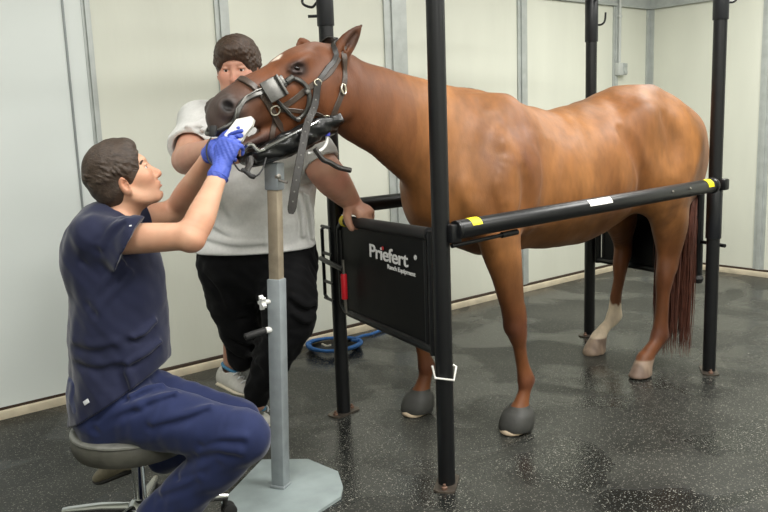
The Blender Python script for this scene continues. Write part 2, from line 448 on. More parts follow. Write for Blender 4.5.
# camera
cd = bpy.data.cameras.new('camera'); cd.sensor_fit = 'HORIZONTAL'; cd.sensor_width = 36; cd.lens = F_PX*36/768; cd.clip_start = .05
co = bpy.data.objects.new('camera', cd); COL.objects.link(co); co.location = CAM
Rm = Matrix((tuple(RT), tuple(UP), tuple(-FW))).transposed(); co.rotation_euler = Rm.to_euler()
S_ = bpy.context.scene; S_.camera = co
w = bpy.data.worlds.new('world'); S_.world = w; w.use_nodes = True
w.node_tree.nodes['Background'].inputs[0].default_value = (1, .98, .95, 1); w.node_tree.nodes['Background'].inputs[1].default_value = .05
S_.view_settings.view_transform = 'Standard'; S_.view_settings.look = 'None'; S_.view_settings.gamma = 1; S_.view_settings.exposure = 0.27
S_.view_settings.use_curve_mapping = False
try: S_.cycles.use_denoising = True
except Exception: pass
# ================================================================== stocks
M['black'] = mat('black powder coat', srgb(17, 18, 20), .36, spec=.4, var=.12, vscale=20, bump=.06, bscale=220)
M['black_panel'] = mat('black panel', srgb(11, 12, 13), .5, bump=.12, bscale=120, spec=.2)
M['black_rubber'] = mat('black rubber', srgb(28, 28, 28), .62, bump=.1)
M['sleeve_black'] = mat('dark blue black sleeve', srgb(20, 22, 27), .4)
M['sticker'] = mat('yellow sticker', srgb(246, 226, 20), .5, var=.1, vscale=60)
M['white_sticker'] = mat('white sticker', srgb(232, 230, 224), .5, var=.1, vscale=70)
M['red'] = mat('red sleeve', srgb(222, 36, 48), .45)
M['chrome'] = mat('chrome', srgb(205, 207, 208), .14, 1.0)
M['steel'] = mat('worn steel', srgb(150, 146, 138), .38, .85, var=.2, vscale=30)
M['dark_steel'] = mat('stained steel plate', srgb(92, 84, 76), .4, .6, var=.35, vscale=25, rvar=.1)
M['rusty'] = mat('rusty bolt', srgb(118, 92, 78), .6, .4, var=.3, vscale=60)
M['logo'] = mat('white lettering', srgb(228, 228, 226), .5)
M['logo_red'] = mat('red logo dot', srgb(190, 40, 40), .5)
SX, SY, SL, SW, SH = 2.0215, 2.152, 1.9945, .9215, .1765
PR = .034
posts = [('near front', SX, SY), ('far front', SX+SH, SY+SW), ('near rear', SX+SL, SY), ('far rear', SX+SL+SH, SY+SW)]
st = empty('horse_stocks', (3.1, 2.6, 0), 'black tubular steel horse stocks bolted to the floor around the chestnut horse', 'horse stocks')
ZT = 2.155
SLZ = (1.86, 1.87, 1.855)
for nm, x, y in posts:
    p = MB().cyl((x, y, .006), (x, y, ZT), PR, 28).build('post', M['black'], st)
    slz = {'near front': 1.91, 'far front': SLZ[0], 'near rear': SLZ[1], 'far rear': SLZ[2]}[nm]
    MB().cyl((x, y, slz), (x, y, ZT+.02), PR+.0055, 28, bev=.002).build('post_sleeve', M['sleeve_black'], p)
    if nm == 'near rear': MB().cyl((x, y, .74), (x, y, 1.0), PR+.006, 28, bev=.003).build('post_sleeve', M['sleeve_black'], p)
    b = MB(); b.prism([(-.085, -.02), (-.07, -.042), (.07, -.042), (.085, -.02), (.085, .02), (.07, .042), (-.07, .042), (-.085, .02)], V(x, y, 0), V(.79, .61, 0) if nm.startswith('near') else V(.98, .2, 0), V(-.61, .79, 0) if nm.startswith('near') else V(-.2, .98, 0), .007)
    b.build('base_plate', M['dark_steel'], p)
    for sgn in (-1, 1):
        d = V(.79, .61, 0) if nm.startswith('near') else V(.98, .2, 0)
        q = V(x, y, .007)+d*sgn*.06
        MB().lathe(q, [(.012, 0), (.012, .009), (.006, .012), (.006, .02), (.001, .021)], 12).build('anchor_bolt', M['rusty'], p)
# overhead frame
for (a, b) in ((0, 1), (2, 3), (0, 2), (1, 3)):
    A = V(posts[a][1], posts[a][2], ZT-.02); B = V(posts[b][1], posts[b][2], ZT-.02)
    MB().cyl(A, B, .034, 24).build('top_rail', M['black'], st)
# hooks
def hook(x, y, z, d):
    d = nrm(d); q = V(x, y, z)
    MB().tube(spline([q, q+d*.03, q+d*.05+V(0, 0, .02), q+d*.055+V(0, 0, .07)], 5), .006, 8).build('hook', M['black'], st)
hook(posts[3][1]+.02, posts[3][2]-.02, 1.955, (.6, -.8, 0))
hook(posts[2][1]+.02, posts[2][2]-.02, 1.955, (.6, -.8, 0))
q = V(posts[1][1], posts[1][2], 1.965)
MB().tube(spline([q+V(-.03, .02, 0), q+V(-.05, .035, -.02), q+V(-.085, .055, 0), q+V(-.07, .045, .05), q+V(-.035, .02, .06)], 6), .006, 8).build('hook', M['black'], st)
MB().cyl(q+V(-.02, .01, -.06), q+V(-.065, .045, -.06), .007).build('pin', M['black'], st)
# near side bar
a = V(2.065, 2.108, 1.012); b = V(3.83, 2.10, 1.034)
t = nrm(b-a)
nb = MB().cyl(a, b+t*.06, .036, 30, bev=.006).build('side_bar', M['black'], st)
def wrap(c, dx, r, a0, a1, m, parent, name='sticker'):
    """a sticker wrapped on a bar along t"""
    u = nrm(np.cross(t, [0, 0, 1])); w = V(0, 0, 1); vs = []; fs = []
    n = 9
    for i in range(n):
        an = math.radians(a0+(a1-a0)*i/(n-1)); o = math.cos(an)*u+math.sin(an)*w
        vs += [c+o*r, c+t*dx+o*r, c+t*dx+o*(r-.001), c+o*(r-.001)]
    for i in range(n-1):
        for k in range(4): fs.append((i*4+k, i*4+(k+1) % 4, i*4+4+(k+1) % 4, i*4+4+k))
    fs += [(0, 1, 2, 3), tuple(4*(n-1)+k for k in (3, 2, 1, 0))]
    return MB().add(vs, fs).build(name, m, parent)
wrap(a+t*.05, .052, .0372, 20, 100, M['sticker'], nb)
wrap(a+t*.76, .16, .0372, 12, 62, M['white_sticker'], nb)
wrap(b-t*.035, .05, .0372, 0, 90, M['sticker'], nb)
MB().cyl(a-t*.012, a+t*.004, .036, 24, bev=.004).build('end_collar', M['black'], nb)
MB().cyl(b+t*.04, b+t*.075, .041, 24, bev=.01).build('end_cap', M['black'], nb)
for k in (.30, .52): 
    qq = b-t*k*.7+nrm(np.cross(t, [0, 0, 1]))*.035+V(0, 0, .01)
    MB().lathe(qq, [(.006, 0), (.006, .004), (.001, .007)], 10, axis=nrm(np.cross(t, [0, 0, 1]))).build('bolt', M['steel'], nb)
lr = MB(); lr.cyl(a+V(-.03, 0, -.058), a+t*.32+V(0, 0, -.05), .008); lr.cyl(a+t*.24+V(0, 0, -.052), a+t*.33+V(0, 0, -.05), .012)
lr.build('latch_rod', M['black'], nb)
# hinge lugs of near bar
MB().box((2.05, 2.118, 1.0), (.05, .05, .07), bev=.006).build('bracket', M['black'], st)
MB().box((4.02, 2.115, 1.03), (.05, .06, .06), bev=.01).build('bracket', M['black'], st)
# far side bar
MB().cyl((posts[1][1]+.02, posts[1][2]-.02, 1.025), (posts[3][1]-.02, posts[3][2]-.02, 1.025), .036, 28).build('side_bar', M['black'], st)

# gates: front (at the chest) and rear
def gate(name, A, B, zlo, zhi, drop, wr):
    """A = hinge side, B = free side (floor points)"""
    A = V(*A); B = V(*B); u = nrm(B-A); L = np.linalg.norm(B-A); n = V(u[1], -u[0], 0); z = V(0, 0, 1)
    g = MB()
    P = [A+z*(zhi), A+u*(L-.05)+z*(zhi-drop), A+u*L+z*(zhi-drop-.05), A+u*L+z*(zlo+.05), A+u*(L-.05)+z*zlo, A+z*(zlo)]
    g.tube([P[0], P[1]-u*.02, P[1]+u*.02-z*.008, P[2]+z*.018, P[2]-z*.02, P[3]+z*.02, P[3]-z*.018, P[4]+u*.02+z*.008, P[4]-u*.02, P[5]], .019, 16)
    g.tube([P[0]+z*.019, P[5]-z*.019], .019, 16)
    g.tube([A+u*.045+z*zhi, A+u*.045+z*zlo], .012, 12)
    root = g.build(name, M['black'], st)
    d = MB(); d.prism([(.04, zlo+.008), (L-.008, zlo+.008), (L-.008, zhi-drop-.008), (.04, zhi-.008)], A-n*.004, u, z, .008)
    d.build('panel', M['black_panel'], root)
    return root, A, B, u, n, L
ga, gb = (SX+.005, SY+.055, 0), (SX+SH-.012, SY+SW-.055, 0)
fg, A, B, u, n, L = gate('front_gate', ga, gb, .535, .985, .02, 1)
zz = V(0, 0, 1)
camside = 1 if (CAM-A) @ n > 0 else -1
nn = n*camside
# padding roll along the top
MB().tube([A+u*.02+zz*.99, A+u*(L-.08)+zz*.972], .026, 16).build('top_pad', M['black_rubber'], fg)
s0 = A+u*(L-.085)+zz*.972
MB().tube([s0, s0+u*.035-zz*.001], .0275, 16).build('sticker', M['sticker'], fg)
# lettering
def text(body, size, O, ux, uy, mt, parent, bold=0.0, extr=.001, shear=0.0, name='lettering', squash=1.0):
    cu = bpy.data.curves.new(name, 'FONT'); cu.body = body; cu.size = size; cu.extrude = extr; cu.offset = bold; cu.shear = shear; cu.align_x = 'LEFT'; cu.space_character = .94
    tmp = bpy.data.objects.new('tmp', cu); COL.objects.link(tmp); bpy.context.view_layer.update()
    me = bpy.data.meshes.new_from_object(tmp.evaluated_get(bpy.context.evaluated_depsgraph_get())); bpy.data.objects.remove(tmp)
    uz = np.cross(ux, uy)
    for v in me.vertices: v.co = Vector(O+ux*v.co.x*squash+uy*v.co.y+uz*v.co.z)
    return link(name, me, mt, parent, False)
tx = -u; fo = nn*.0065
# text runs left to right as seen from outside: from the far post towards the near post
O = A+u*(L*.63)+zz*.838+fo
text('Priefert', .082, O, tx, zz, M['logo'], fg, bold=.0012, squash=1.46)
text('Ranch Equipment', .026, O+tx*.165-zz*.030, tx, zz, M['logo'], fg, bold=.0004, squash=1.36)
text('\u00ae', .028, O+tx*.392+zz*.038, tx, zz, M['logo'], fg)
rd = MB(); rd.lathe(O+tx*.132+zz*.052+nn*.0005, [(.0085, 0), (.0085, .002)], 14, axis=nn); rd.build('logo_dot', M['logo_red'], fg)
# latch at the free edge: guard loop, lever and red grip
e = A+u*(L+.01); o1 = e+nn*.05
lg = MB()
lg.tube([e+u*.10+nn*.03+zz*.93, e+u*.135+nn*.03+zz*.915, e+u*.135+nn*.03+zz*.59, e+u*.10+nn*.03+zz*.575], .009, 10)
for z_ in (.93, .80, .66, .575): lg.tube([e+u*.03+nn*.03+zz*z_, e+u*.135+nn*.03+zz*z_], .008, 10)
lg.build('latch_guard', M['black'], fg)
lv = MB(); lv.tube([e+u*.12+nn*.05+zz*.775, e+u*.02+nn*.055+zz*.77, e-u*.125+nn*.045+zz*.755], .012, 12); lv.build('latch_lever', M['black'], fg)
MB().cyl(e-u*.125+nn*.045+zz*.735, e-u*.125+nn*.045+zz*.615, .015, 16, bev=.004).build('latch_grip', M['red'], fg)
MB().cyl(e-u*.125+nn*.045+zz*.80, e-u*.125+nn*.04+zz*.55, .007).build('latch_rod', M['steel'], fg)
# rear gate
ra, rb = (SX+SL+SH-.01+.03, SY+SW-.05, 0), (SX+SL+.06+.03, SY+.13, 0)
rg, A2, B2, u2, n2, L2 = gate('rear_gate', ra, rb, .50, .95, .0, -1)
MB().tube([B2+zz*1.0, B2+zz*.51], .022, 16).build('gate_upright', M['black'], rg)
MB().lathe(B2+zz*.49, [(.001, -.03), (.02, -.024), (.03, 0), (.02, .024), (.012, .03)], 20).build('knob', M['black_rubber'], rg)
MB().cyl(B2+zz*.70, V(SX+SL, SY, .70)+V(.03, -.05, 0), .010).build('gate_latch', M['black'], rg)
# little wire bracket on near front post
x, y = SX, SY; z0 = .475
k = nrm(V(-.78, -.62, 0)); sd = V(.63, -.77, 0); q = V(x, y, z0)+k*.036
MB().tube([q+sd*-.04+zz*.02, q-sd*.03-zz*.028, q+sd*.045-zz*.028+k*.02, q+sd*.052+zz*.02+k*.0, q+sd*.04+zz*.026], .0045, 8).build('wire_clip', M['white_sticker'], st)
# ================================================================== the horse
def hy(X): return 2.575-.075*np.clip((X-2.9)/1.1, 0, 1.2)      # its mid plane: hindquarters a little nearer to the near bar
FX, FY = 2.63, 2.575
H = Field((1.24, 2.02, -.02), (4.36, 3.08, 1.86), .0075)
SD = V(0, 1, 0)
# trunk
TR = [(2.40, 1.10, .13, .17), (2.48, 1.11, .185, .25), (2.56, 1.13, .225, .30), (2.72, 1.155, .24, .345), (2.9, 1.128, .262, .333), (3.12, 1.102, .292, .320), (3.30, 1.128, .298, .332),
      (3.52, 1.168, .285, .330), (3.72, 1.215, .275, .305), (3.88, 1.25, .275, .282), (4.02, 1.245, .25, .243), (4.12, 1.23, .19, .185)]
H.sweep([(V(x, hy(x), z), rs, ru) for x, z, rs, ru in TR], SD, 0, 5)
# withers and croup ridges
H.sweep([(V(2.46, FY, 1.43), .05, .07), (V(2.62, FY, 1.446), .05, .06), (V(2.76, FY, 1.444), .05, .055), (V(2.92, 2.575, 1.376), .05, .045), (V(3.1, 2.56, 1.345), .05, .035)], SD, .16)
H.ell(V(3.78, hy(3.8), 1.462), (.20, .14, .085), None, .13)
# haunches
for sg, yy in ((-1, 0), (1, 0)):
    y0 = hy(3.9)+sg*.165
    H.ell(V(3.93, y0, 1.20), (.215, .135, .26), frame((1, 0, .35)), .08)
    H.ell(V(4.03, y0-sg*.02, 1.08), (.13, .10, .20), None, .08)
    H.ell(V(3.60, hy(3.6)+sg*.20, 1.38), (.10, .05, .08), None, .14)       # point of hip
    H.ell(V(3.72, y0+sg*.025, 1.02), (.125, .10, .17), frame((1, 0, .3)), .08)      # thigh and stifle
# belly and girth
H.ell(V(3.2, 2.56, .99), (.45, .25, .2), None, .1)
H.ell(V(2.75, FY, .97), (.25, .17, .165), None, .1)
# shoulders and breast
for sg in (-1, 1):
    H.sweep([(V(2.72, FY+sg*.12, 1.40), .05, .10), (V(2.60, FY+sg*.185, 1.26), .06, .14), (V(2.50, FY+sg*.185, 1.10), .075, .13)], SD, .14)
    H.ell(V(2.66, FY+sg*.205, 1.10), (.16, .06, .17), None, .12)           # triceps
    H.ell(V(2.395, FY+sg*.085, 1.06), (.085, .085, .14), None, .07)        # breast
# neck
H.sweep([(V(2.55, FY, 1.272), .17, .285), (V(2.43, FY, 1.318), .14, .255), (V(2.29, FY, 1.375), .115, .220), (V(2.135, 2.573, 1.435), .098, .182), (V(2.0, 2.57, 1.492), .088, .160), (V(1.905, 2.57, 1.54), .082, .145)], SD, .07, 5)
H.sweep([(V(2.55, FY, 1.49), .03, .04), (V(2.3, FY, 1.545), .026, .035), (V(2.1, FY, 1.592), .024, .03), (V(1.95, 2.57, 1.645), .024, .03)], SD, .05)
# head: poll to muzzle
HY = 2.57
HD = [(1.865, 1.625, .075, .105), (1.80, 1.590, .092, .145), (1.722, 1.555, .097, .150), (1.642, 1.535, .086, .133), (1.564, 1.521, .070, .113), (1.490, 1.502, .061, .099), (1.436, 1.480, .060, .088), (1.392, 1.460, .061, .080), (1.363, 1.444, .050, .062)]
H.sweep([(V(x, HY, z), rs, ru) for x, z, rs, ru in HD], SD, .04, 5)
HF = frame((-.86, 0, -.42), (0, 0, 1))          # columns: towards the muzzle, left of that, up
for sg in (-1, 1):
    H.ell(V(1.80, HY+sg*.062, 1.52), (.085, .04, .10), HF, .04)            # jowl
    H.sweep([(V(1.62, HY+sg*.072, 1.55), .010, .018), (V(1.54, HY+sg*.060, 1.525), .008, .015), (V(1.48, HY+sg*.052, 1.505), .004, .01)], SD, .03)    # facial crest
    H.ell(V(1.665, HY+sg*.066, 1.652), (.050, .024, .018), HF, .05)        # brow
    H.ell(V(1.643, HY+sg*.094, 1.623), (.026, .014, .016), HF, .010, 's')
    H.sweep([(V(1.608, HY+sg*.079, 1.617), .005, .005), (V(1.626, HY+sg*.087, 1.638), .007, .006), (V(1.653, HY+sg*.090, 1.642), .007, .006), (V(1.676, HY+sg*.084, 1.627), .005, .005)], SD, .008, 4)
    H.sweep([(V(1.608, HY+sg*.079, 1.615), .004, .004), (V(1.630, HY+sg*.087, 1.607), .006, .004), (V(1.656, HY+sg*.089, 1.609), .006, .004), (V(1.676, HY+sg*.084, 1.625), .004, .004)], SD, .008, 4)  # eye hollow
    H.ell(V(1.370, HY+sg*.048, 1.490), (.042, .022, .036), HF, .02)        # nostril wing
    H.ell(V(1.357, HY+sg*.066, 1.492), (.030, .015, .018), frame((-.7, 0, .55)), .008, 's')
    H.sweep([(V(1.423, HY+sg*.058, 1.480), .006, .008), (V(1.393, HY+sg*.063, 1.465), .007, .008), (V(1.363, HY+sg*.06, 1.463), .006, .007)], SD, .015)
    # ears
ears = []
for sg, tip in ((-1, V(1.935, HY-.10, 1.785)), (1, V(1.775, HY+.085, 1.752))):
    b0 = V(1.835, HY+sg*.062, 1.665) if sg < 0 else V(1.80, HY+.066, 1.665)
    ax = tip-b0
    fr = nrm(np.cross(ax, V(0, sg, .2)))
    H.sweep([(b0-ax*.12, .034, .032), (b0+ax*.2, .037, .026), (b0+ax*.5, .039, .019), (b0+ax*.78, .027, .013), (tip, .005, .005)], nrm(V(.55, sg*-.2, -.5)), .02, 4)
    inn = nrm(V(-.30, sg*.95, .0)) if sg < 0 else nrm(V(-.8, -.5, 0))
    H.sweep([(b0+ax*.16+inn*.022, .012, .012), (b0+ax*.45+inn*.018, .017, .014), (b0+ax*.74+inn*.013, .009, .007)], None, .006, 4, 's')
# upper lip, lower jaw and chin, open mouth
H.ell(V(1.370, HY, 1.413), (.045, .049, .026), HF, .025)
H.sweep([(V(1.74, HY, 1.46), .05, .05), (V(1.62, HY, 1.412), .042, .040), (V(1.52, HY, 1.378), .036, .03), (V(1.44, HY, 1.352), .034, .025), (V(1.40, HY, 1.34), .030, .022)], SD, .03)
H.sweep([(V(1.50, HY, 1.406), .09, .006), (V(1.44, HY, 1.388), .09, .016), (V(1.35, HY, 1.362), .09, .03)], SD, .008, 4, 's')
# legs
def leg(pts, k=.05):
    H.sweep([(V(*p), a, b) for p, a, b in pts], SD, k, 5)
def fore(sg, o, ank):
    X, Y = FX+o[0], FY+sg*o[1]
    leg([((2.55, FY+sg*.2, 1.02), .078, .13), ((2.555, (FY+sg*.215)*.6+Y*.4, .88), .078, .105), ((2.56+.3*o[0], (FY+sg*.22)*.4+Y*.6, .74), .066, .080), ((2.565+.5*o[0], Y, .60), .052, .058), ((2.57+.7*o[0], Y, .53), .049, .053)], .06)
    kx = 2.585+.8*o[0]
    leg([((2.565+.7*o[0], Y, .57), .048, .052), ((kx-.018, Y, .50), .052, .056), ((kx-.010, Y, .455), .048, .050), ((kx+.005, Y, .39), .033, .037), ((kx+.025, Y, .31), .031, .037), ((kx+.038, Y, .26), .036, .045), ((kx+.045, Y, .225), .042, .049), ((kx+.035, Y, .18), .034, .037), ((kx+.015, Y, .13), .038, .042), ((kx-.0, Y, .085), .046, .055)], .02)
    H.ell(V(kx+.085, Y, .218), (.018, .020, .024), None, .02)
    H.ell(V(kx-.050, Y, .492), (.024, .040, .036), None, .02)
    return V(kx-.0, Y, 0)
nf = fore(-1, (.075, .255), 0); of = fore(1, (-.135, .235), 0)
def hind(sg, Xh, Yh, dy):
    Yt = hy(3.9)+sg*.17
    leg([((3.80, Yt+sg*.015, 1.12), .11, .20), ((3.84+.2*(Xh-3.72), Yt+sg*.02, .94), .09, .150), ((3.90+.6*(Xh-3.72), (Yt+sg*.01)*.6+(Yh+dy)*.4, .80), .076, .130), ((3.915+.95*(Xh-3.72), Yh+dy, .66), .050, .080), ((3.91+(Xh-3.72), Yh+dy, .57), .042, .060)], .06)
    hx = 3.878+(Xh-3.72)
    leg([((hx+.025, Yh+dy, .63), .036, .055), ((hx+.01, Yh+dy, .555), .043, .060), ((hx, Yh+dy, .50), .041, .053), ((hx-.01, Yh+dy, .43), .031, .040), ((hx-.02, Yh+dy*.7, .33), .030, .038), ((hx-.024, Yh+dy*.5, .25), .034, .044), ((hx-.028, Yh+dy*.3, .20), .041, .053), ((hx-.07, Yh, .155), .033, .039), ((hx-.125, Yh, .12), .038, .045), ((hx-.158, Yh, .085), .046, .054)], .02)
    H.ell(V(hx+.062, Yh+dy, .60), (.020, .024, .05), None, .025)      # point of hock
    H.ell(V(hx+.018, Yh+dy*.3, .19), (.022, .02, .022), None, .02)
    return V(hx-.168, Yh, 0)
nh = hind(-1, 3.72, 2.36, -.01); oh = hind(1, 3.92, 2.80, -.03)
# hooves
def hoof(c, k=1.0):
    st_ = [(V(c[0]+.004, c[1], .092), .045, .050), (V(c[0]-.014, c[1], .05), .054, .063), (V(c[0]-.036, c[1], -.004), .063, .080)]
    H.sweep(st_, SD, .012, 3)
for c in (nf, of, nh, oh): hoof(c)
H.plane(V(0, 0, .002), V(0, 0, -1))
# muscle relief and skin folds
H.disp(wob(3, 7, .0035))
for sg in (-1, 1):
    H.sweep([(V(2.50, FY+sg*.27, 1.28), .006, .012), (V(2.43, FY+sg*.275, 1.15), .006, .012), (V(2.47, FY+sg*.285, 1.0), .005, .01)], SD, .09, 4, 's')
    H.sweep([(V(2.85, FY+sg*.285, 1.28), .005, .014), (V(2.85, FY+sg*.29, 1.15), .006, .014), (V(2.82, FY+sg*.28, .97), .006, .012)], SD, .09, 4, 's')
    pass

def crease(px, r, lift, k):
    P = [H.hit(*p) for p in px]; st_ = [p-FW*lift for p in P]
    for mir in (0, 1):
        Q_ = [V(p[0], 2*hy(p[0])-p[1], p[2]) if mir else p for p in st_]
        H.sweep([(p, r*(1 if 0 < i < len(Q_)-1 else .5), r*(1 if 0 < i < len(Q_)-1 else .5)) for i, p in enumerate(Q_)], None, k, 5, 's')
crease([(624, 130), (633, 145), (640, 160), (644, 176), (643, 192), (637, 206)], .030, .016, .05)
crease([(526, 172), (528, 190), (526, 208), (520, 222)], .022, .015, .05)
crease([(668, 118), (676, 140), (678, 165)], .03, .024, .07)
crease([(497, 120), (487, 140), (480, 165), (478, 190)], .03, .023, .07)

def mixc(a, b, t): return a+(b-a)*np.clip(t, 0, 1)[:, None]
def lin(*c): return np.array(srgb(*c)[:3])
_n1, _n2 = wob(11, 5, 1.0), wob(12, 22, 1.0)
def coat(P):
    x, y, z = P.T
    n = _n1(x, y, z); n2 = _n2(x, y, z)
    c = np.tile(lin(119, 75, 39), (len(P), 1))
    c = mixc(c, lin(146, 97, 52), .5+n*.3 - (x < 2.2)*.4)
    c = mixc(c, lin(94, 53, 29), ((2.45-x)/.5)*.8); c = mixc(c, lin(114, 67, 38), np.clip((1.95-x)/.12, 0, 1)*(z > 1.3)*.7)                       # richer red neck and head
    c = mixc(c, lin(100, 62, 39), np.exp(-((x-2.62)/.16)**2-((z-1.27)/.2)**2)*(.55+.4*n2))   # rubbed shoulder
    leg_ = np.clip((.85-z)/.3, 0, 1); c = mixc(c, lin(96, 54, 28), leg_*.85)
    jt = np.exp(-((z-.49)/.06)**2)*(x < 3.2)+np.exp(-((z-.22)/.05)**2); c = mixc(c, lin(84, 46, 32), jt*.6)
    # dark muzzle, skin round the eye
    t = (1.55-x+.25*(1.47-z))/.16; c = mixc(c, lin(66, 56, 52), np.clip(t, 0, 1)*.97*(z > 1.2))
    for sg in (-1, 1):
        d = np.sqrt(((x-1.643))**2+((y-HY-sg*.095)/1.0)**2+((z-1.618)/.8)**2); c = mixc(c, lin(52, 38, 34), (.058-d)/.03)
        d = np.sqrt((x-1.357)**2+(y-HY-sg*.067)**2+(z-1.492)**2); c = mixc(c, lin(24, 19, 18), (.03-d)/.012)
        # inside of the ear
    d = np.sqrt((x-1.6)**2+(y-HY)**2*2+(z-1.672)**2); c = mixc(c, lin(222, 208, 192), (.034+.006*n2-d)/.01)   # star
    tt = np.clip((z-1.765)/.04, 0, 1)*(x > 1.84)*(x < 2.0); c = mixc(c, lin(48, 34, 28), tt)
    ie = ((x-1.89)/.05)**2+((z-1.735)/.05)**2
    c = mixc(c, lin(64, 42, 32), np.clip(1.2-ie, 0, 1)*(y < HY-.06)*(z > 1.70)*.8)
    # white sock on the off hind, pale hooves
    off = (x > 3.6)*(y > 2.6)
    sock = np.clip((.295+.03*n2-z)/.015, 0, 1)*off; c = mixc(c, lin(206, 190, 166), sock*(.93+.07*n))
    hoofm = np.clip((.098-z)/.008, 0, 1)*(x > 3.2); c = mixc(c, mixc(np.tile(lin(150, 130, 112), (len(P), 1)), lin(108, 90, 78), .5+.5*n2), hoofm)
    hf = np.clip((.05-z)/.008, 0, 1)*(x <= 3.2); c = mixc(c, lin(206, 186, 160), hf)
    c = mixc(c, lin(30, 22, 20), np.clip((.045-np.sqrt(((z-1.385-.28*(x-1.42))/.5)**2))/.02, 0, 1)*(x < 1.47)*(z < 1.43)*(z > 1.35)*.0)
    md = wob(13, 12, 1.0)(x, y, z*.6); rib = np.sin((x+.12*z)*62+2*md)*np.exp(-((x-3.15)/.28)**2-((z-1.15)/.2)**2)
    c = mixc(c, lin(52, 34, 30), np.clip((1.62-x)/.06, 0, 1)*np.clip((1.425-.35*(1.6-x)-z)/.02, 0, 1)*(z > 1.2)*.9)
    return c*(1+.05*n2+.075*md+.04*rib)[:, None]
M['coat'] = mat('chestnut coat', (1, 1, 1, 1), .52, vcol=True, var=.16, vscale=34, bump=.2, bscale=170, stretch=(1, 1, .4), sheen=.05, spec=.35)
hr = empty('horse', (3.0, 2.56, 0), 'chestnut horse with dark muzzle and one white hind sock standing in the stocks', 'horse')
HO = H.mesh('body', M['coat'], hr, 3, coat)
HB = bvh(HO)
def cast(px, py, lift=.0):
    for k in range(14):
        d = ray(px, py+k); r = HB.ray_cast(Vector(CAM), Vector(nrm(d)))
        if r[0] is not None: break
    if r[0] is None: return None
    n = np.array(r[1]); return np.array(r[0])+n*lift, n
def near_(p, lift=0.0):
    r = HB.find_nearest(Vector(p)); n = np.array(r[1]); return np.array(r[0])+n*lift, n
# eyes
M['horse_eye'] = mat('dark eye', srgb(22, 13, 10), .22, spec=.4)
for sg in (-1, 1):
    e_ = MB(); e_.lathe(V(1.643, HY+sg*.068, 1.622), [(.001, -.018), (.012, -.015), (.0185, -.008), (.020, 0), (.0175, .009), (.010, .0165), (.001, .0192)], 24, axis=V(0, sg, 0)); e_.v = [(q[0], q[1], 1.622+(q[2]-1.622)*.70-.25*(q[0]-1.643)) for q in e_.v]; e_.build('eye', M['horse_eye'], hr)
# mane (short, lying on the far side of the crest) and forelock stub
M['hair_dark'] = mat('dark auburn horse hair', srgb(74, 40, 28), .55, var=.35, vscale=40, bump=.3, bscale=160, stretch=(1, 1, .2))
def strand(b, path, r0):
    n = len(path); b.tube(path, [r0*(1-.85*(i/(n-1))**1.6) for i in range(n)], 5)
mn = MB(); rnd = random.Random(4)
crest = spline([V(1.90, HY, 1.69), V(2.0, 2.57, 1.665), V(2.14, 2.575, 1.632), V(2.35, FY, 1.60), V(2.52, FY, 1.56), V(2.70, FY, 1.53)], 40)
for p in crest:
    for q in range(2):
        s_, n_ = near_(p+V(rnd.uniform(-.01, .01), rnd.uniform(.0, .014), .03), -.004)
        L_ = rnd.uniform(.07, .13)
        a_ = s_+V(.0, .014, .004); 
        pts = [s_, near_(s_+V(.01, .03, .0), .005)[0], near_(s_+V(.02+rnd.uniform(-.01, .02), .06, -.05), .006)[0], near_(s_+V(.025+rnd.uniform(-.01, .03), .075, -L_), .006)[0]]
        strand(mn, pts, .005)
mn.build('mane', M['hair_dark'], hr)
# tail: hundreds of hairs falling from the dock
M['tail_hair'] = mat('tail hair', srgb(84, 46, 33), .6, var=.3, vscale=30)
tl = MB(); rnd = random.Random(9)
dock = [V(4.10, 2.47, 1.38), V(4.16, 2.44, 1.30), V(4.165, 2.40, 1.18), V(4.12, 2.36, 1.05)]
tl.tube(spline(dock, 5), [.035-.0012*i for i in range(16)], 10)
for i in range(760):
    u_ = rnd.random(); k_ = min(int(u_*3), 2); s_ = dock[k_]+(dock[k_+1]-dock[k_])*(u_*3-k_)
    an = rnd.uniform(0, 2*PI); rr = rnd.random()**.5
    end = V(4.03+.085*rr*math.cos(an), 2.395+.115*rr*math.sin(an), rnd.uniform(.04, .30) if rnd.random() < .7 else rnd.uniform(.3, .6))
    mid = V(4.045+.08*rr*math.cos(an), 2.38+.11*rr*math.sin(an), .75+rnd.uniform(-.1, .1))
    strand(tl, spline([s_+V(.02*math.cos(an), .025*math.sin(an), 0), V(4.105+.04*math.cos(an)*rr, 2.35+.045*math.sin(an)*rr, 1.0), mid, end+(mid-end)*.45+V(rnd.uniform(-.012, .012), rnd.uniform(-.012, .012), 0), end], 3), rnd.uniform(.0035, .006))
tl.build('tail', M['tail_hair'], hr)
# rubber bell boots on the fore feet
M['boot'] = mat('grey rubber bell boot', srgb(58, 58, 55), .6, var=.12, vscale=30, bump=.3, bscale=70)
for c in (nf, of):
    b = MB(); n_ = 40; vs = []; fs = []
    prof = [(.040, .128), (.045, .134), (.050, .128), (.052, .122), (.068, .110), (.077, .088), (.081, .060), (.080, .034), (.077, .028), (.073, .032), (.068, .07), (.048, .11)]
    for (r_, z_) in prof:
        for k in range(n_):
            a = 2*PI*k/n_; rb_ = r_*.95*(1+.02*math.sin(5*a)+.015*math.sin(3*a+1)); vs.append(V(c[0]-.034+.034*z_/.13+rb_*(1.10-.4*max(z_-.07, 0))*math.cos(a), c[1]+rb_*math.sin(a), z_-.012-.007*math.cos(a)*max(0, 1-z_/.11)))
    for i in range(len(prof)-1):
        for k in range(n_): fs.append((i*n_+k, i*n_+(k+1) % n_, (i+1)*n_+(k+1) % n_, (i+1)*n_+k))
    b.add(vs, fs).build('bell_boot', M['boot'], hr)
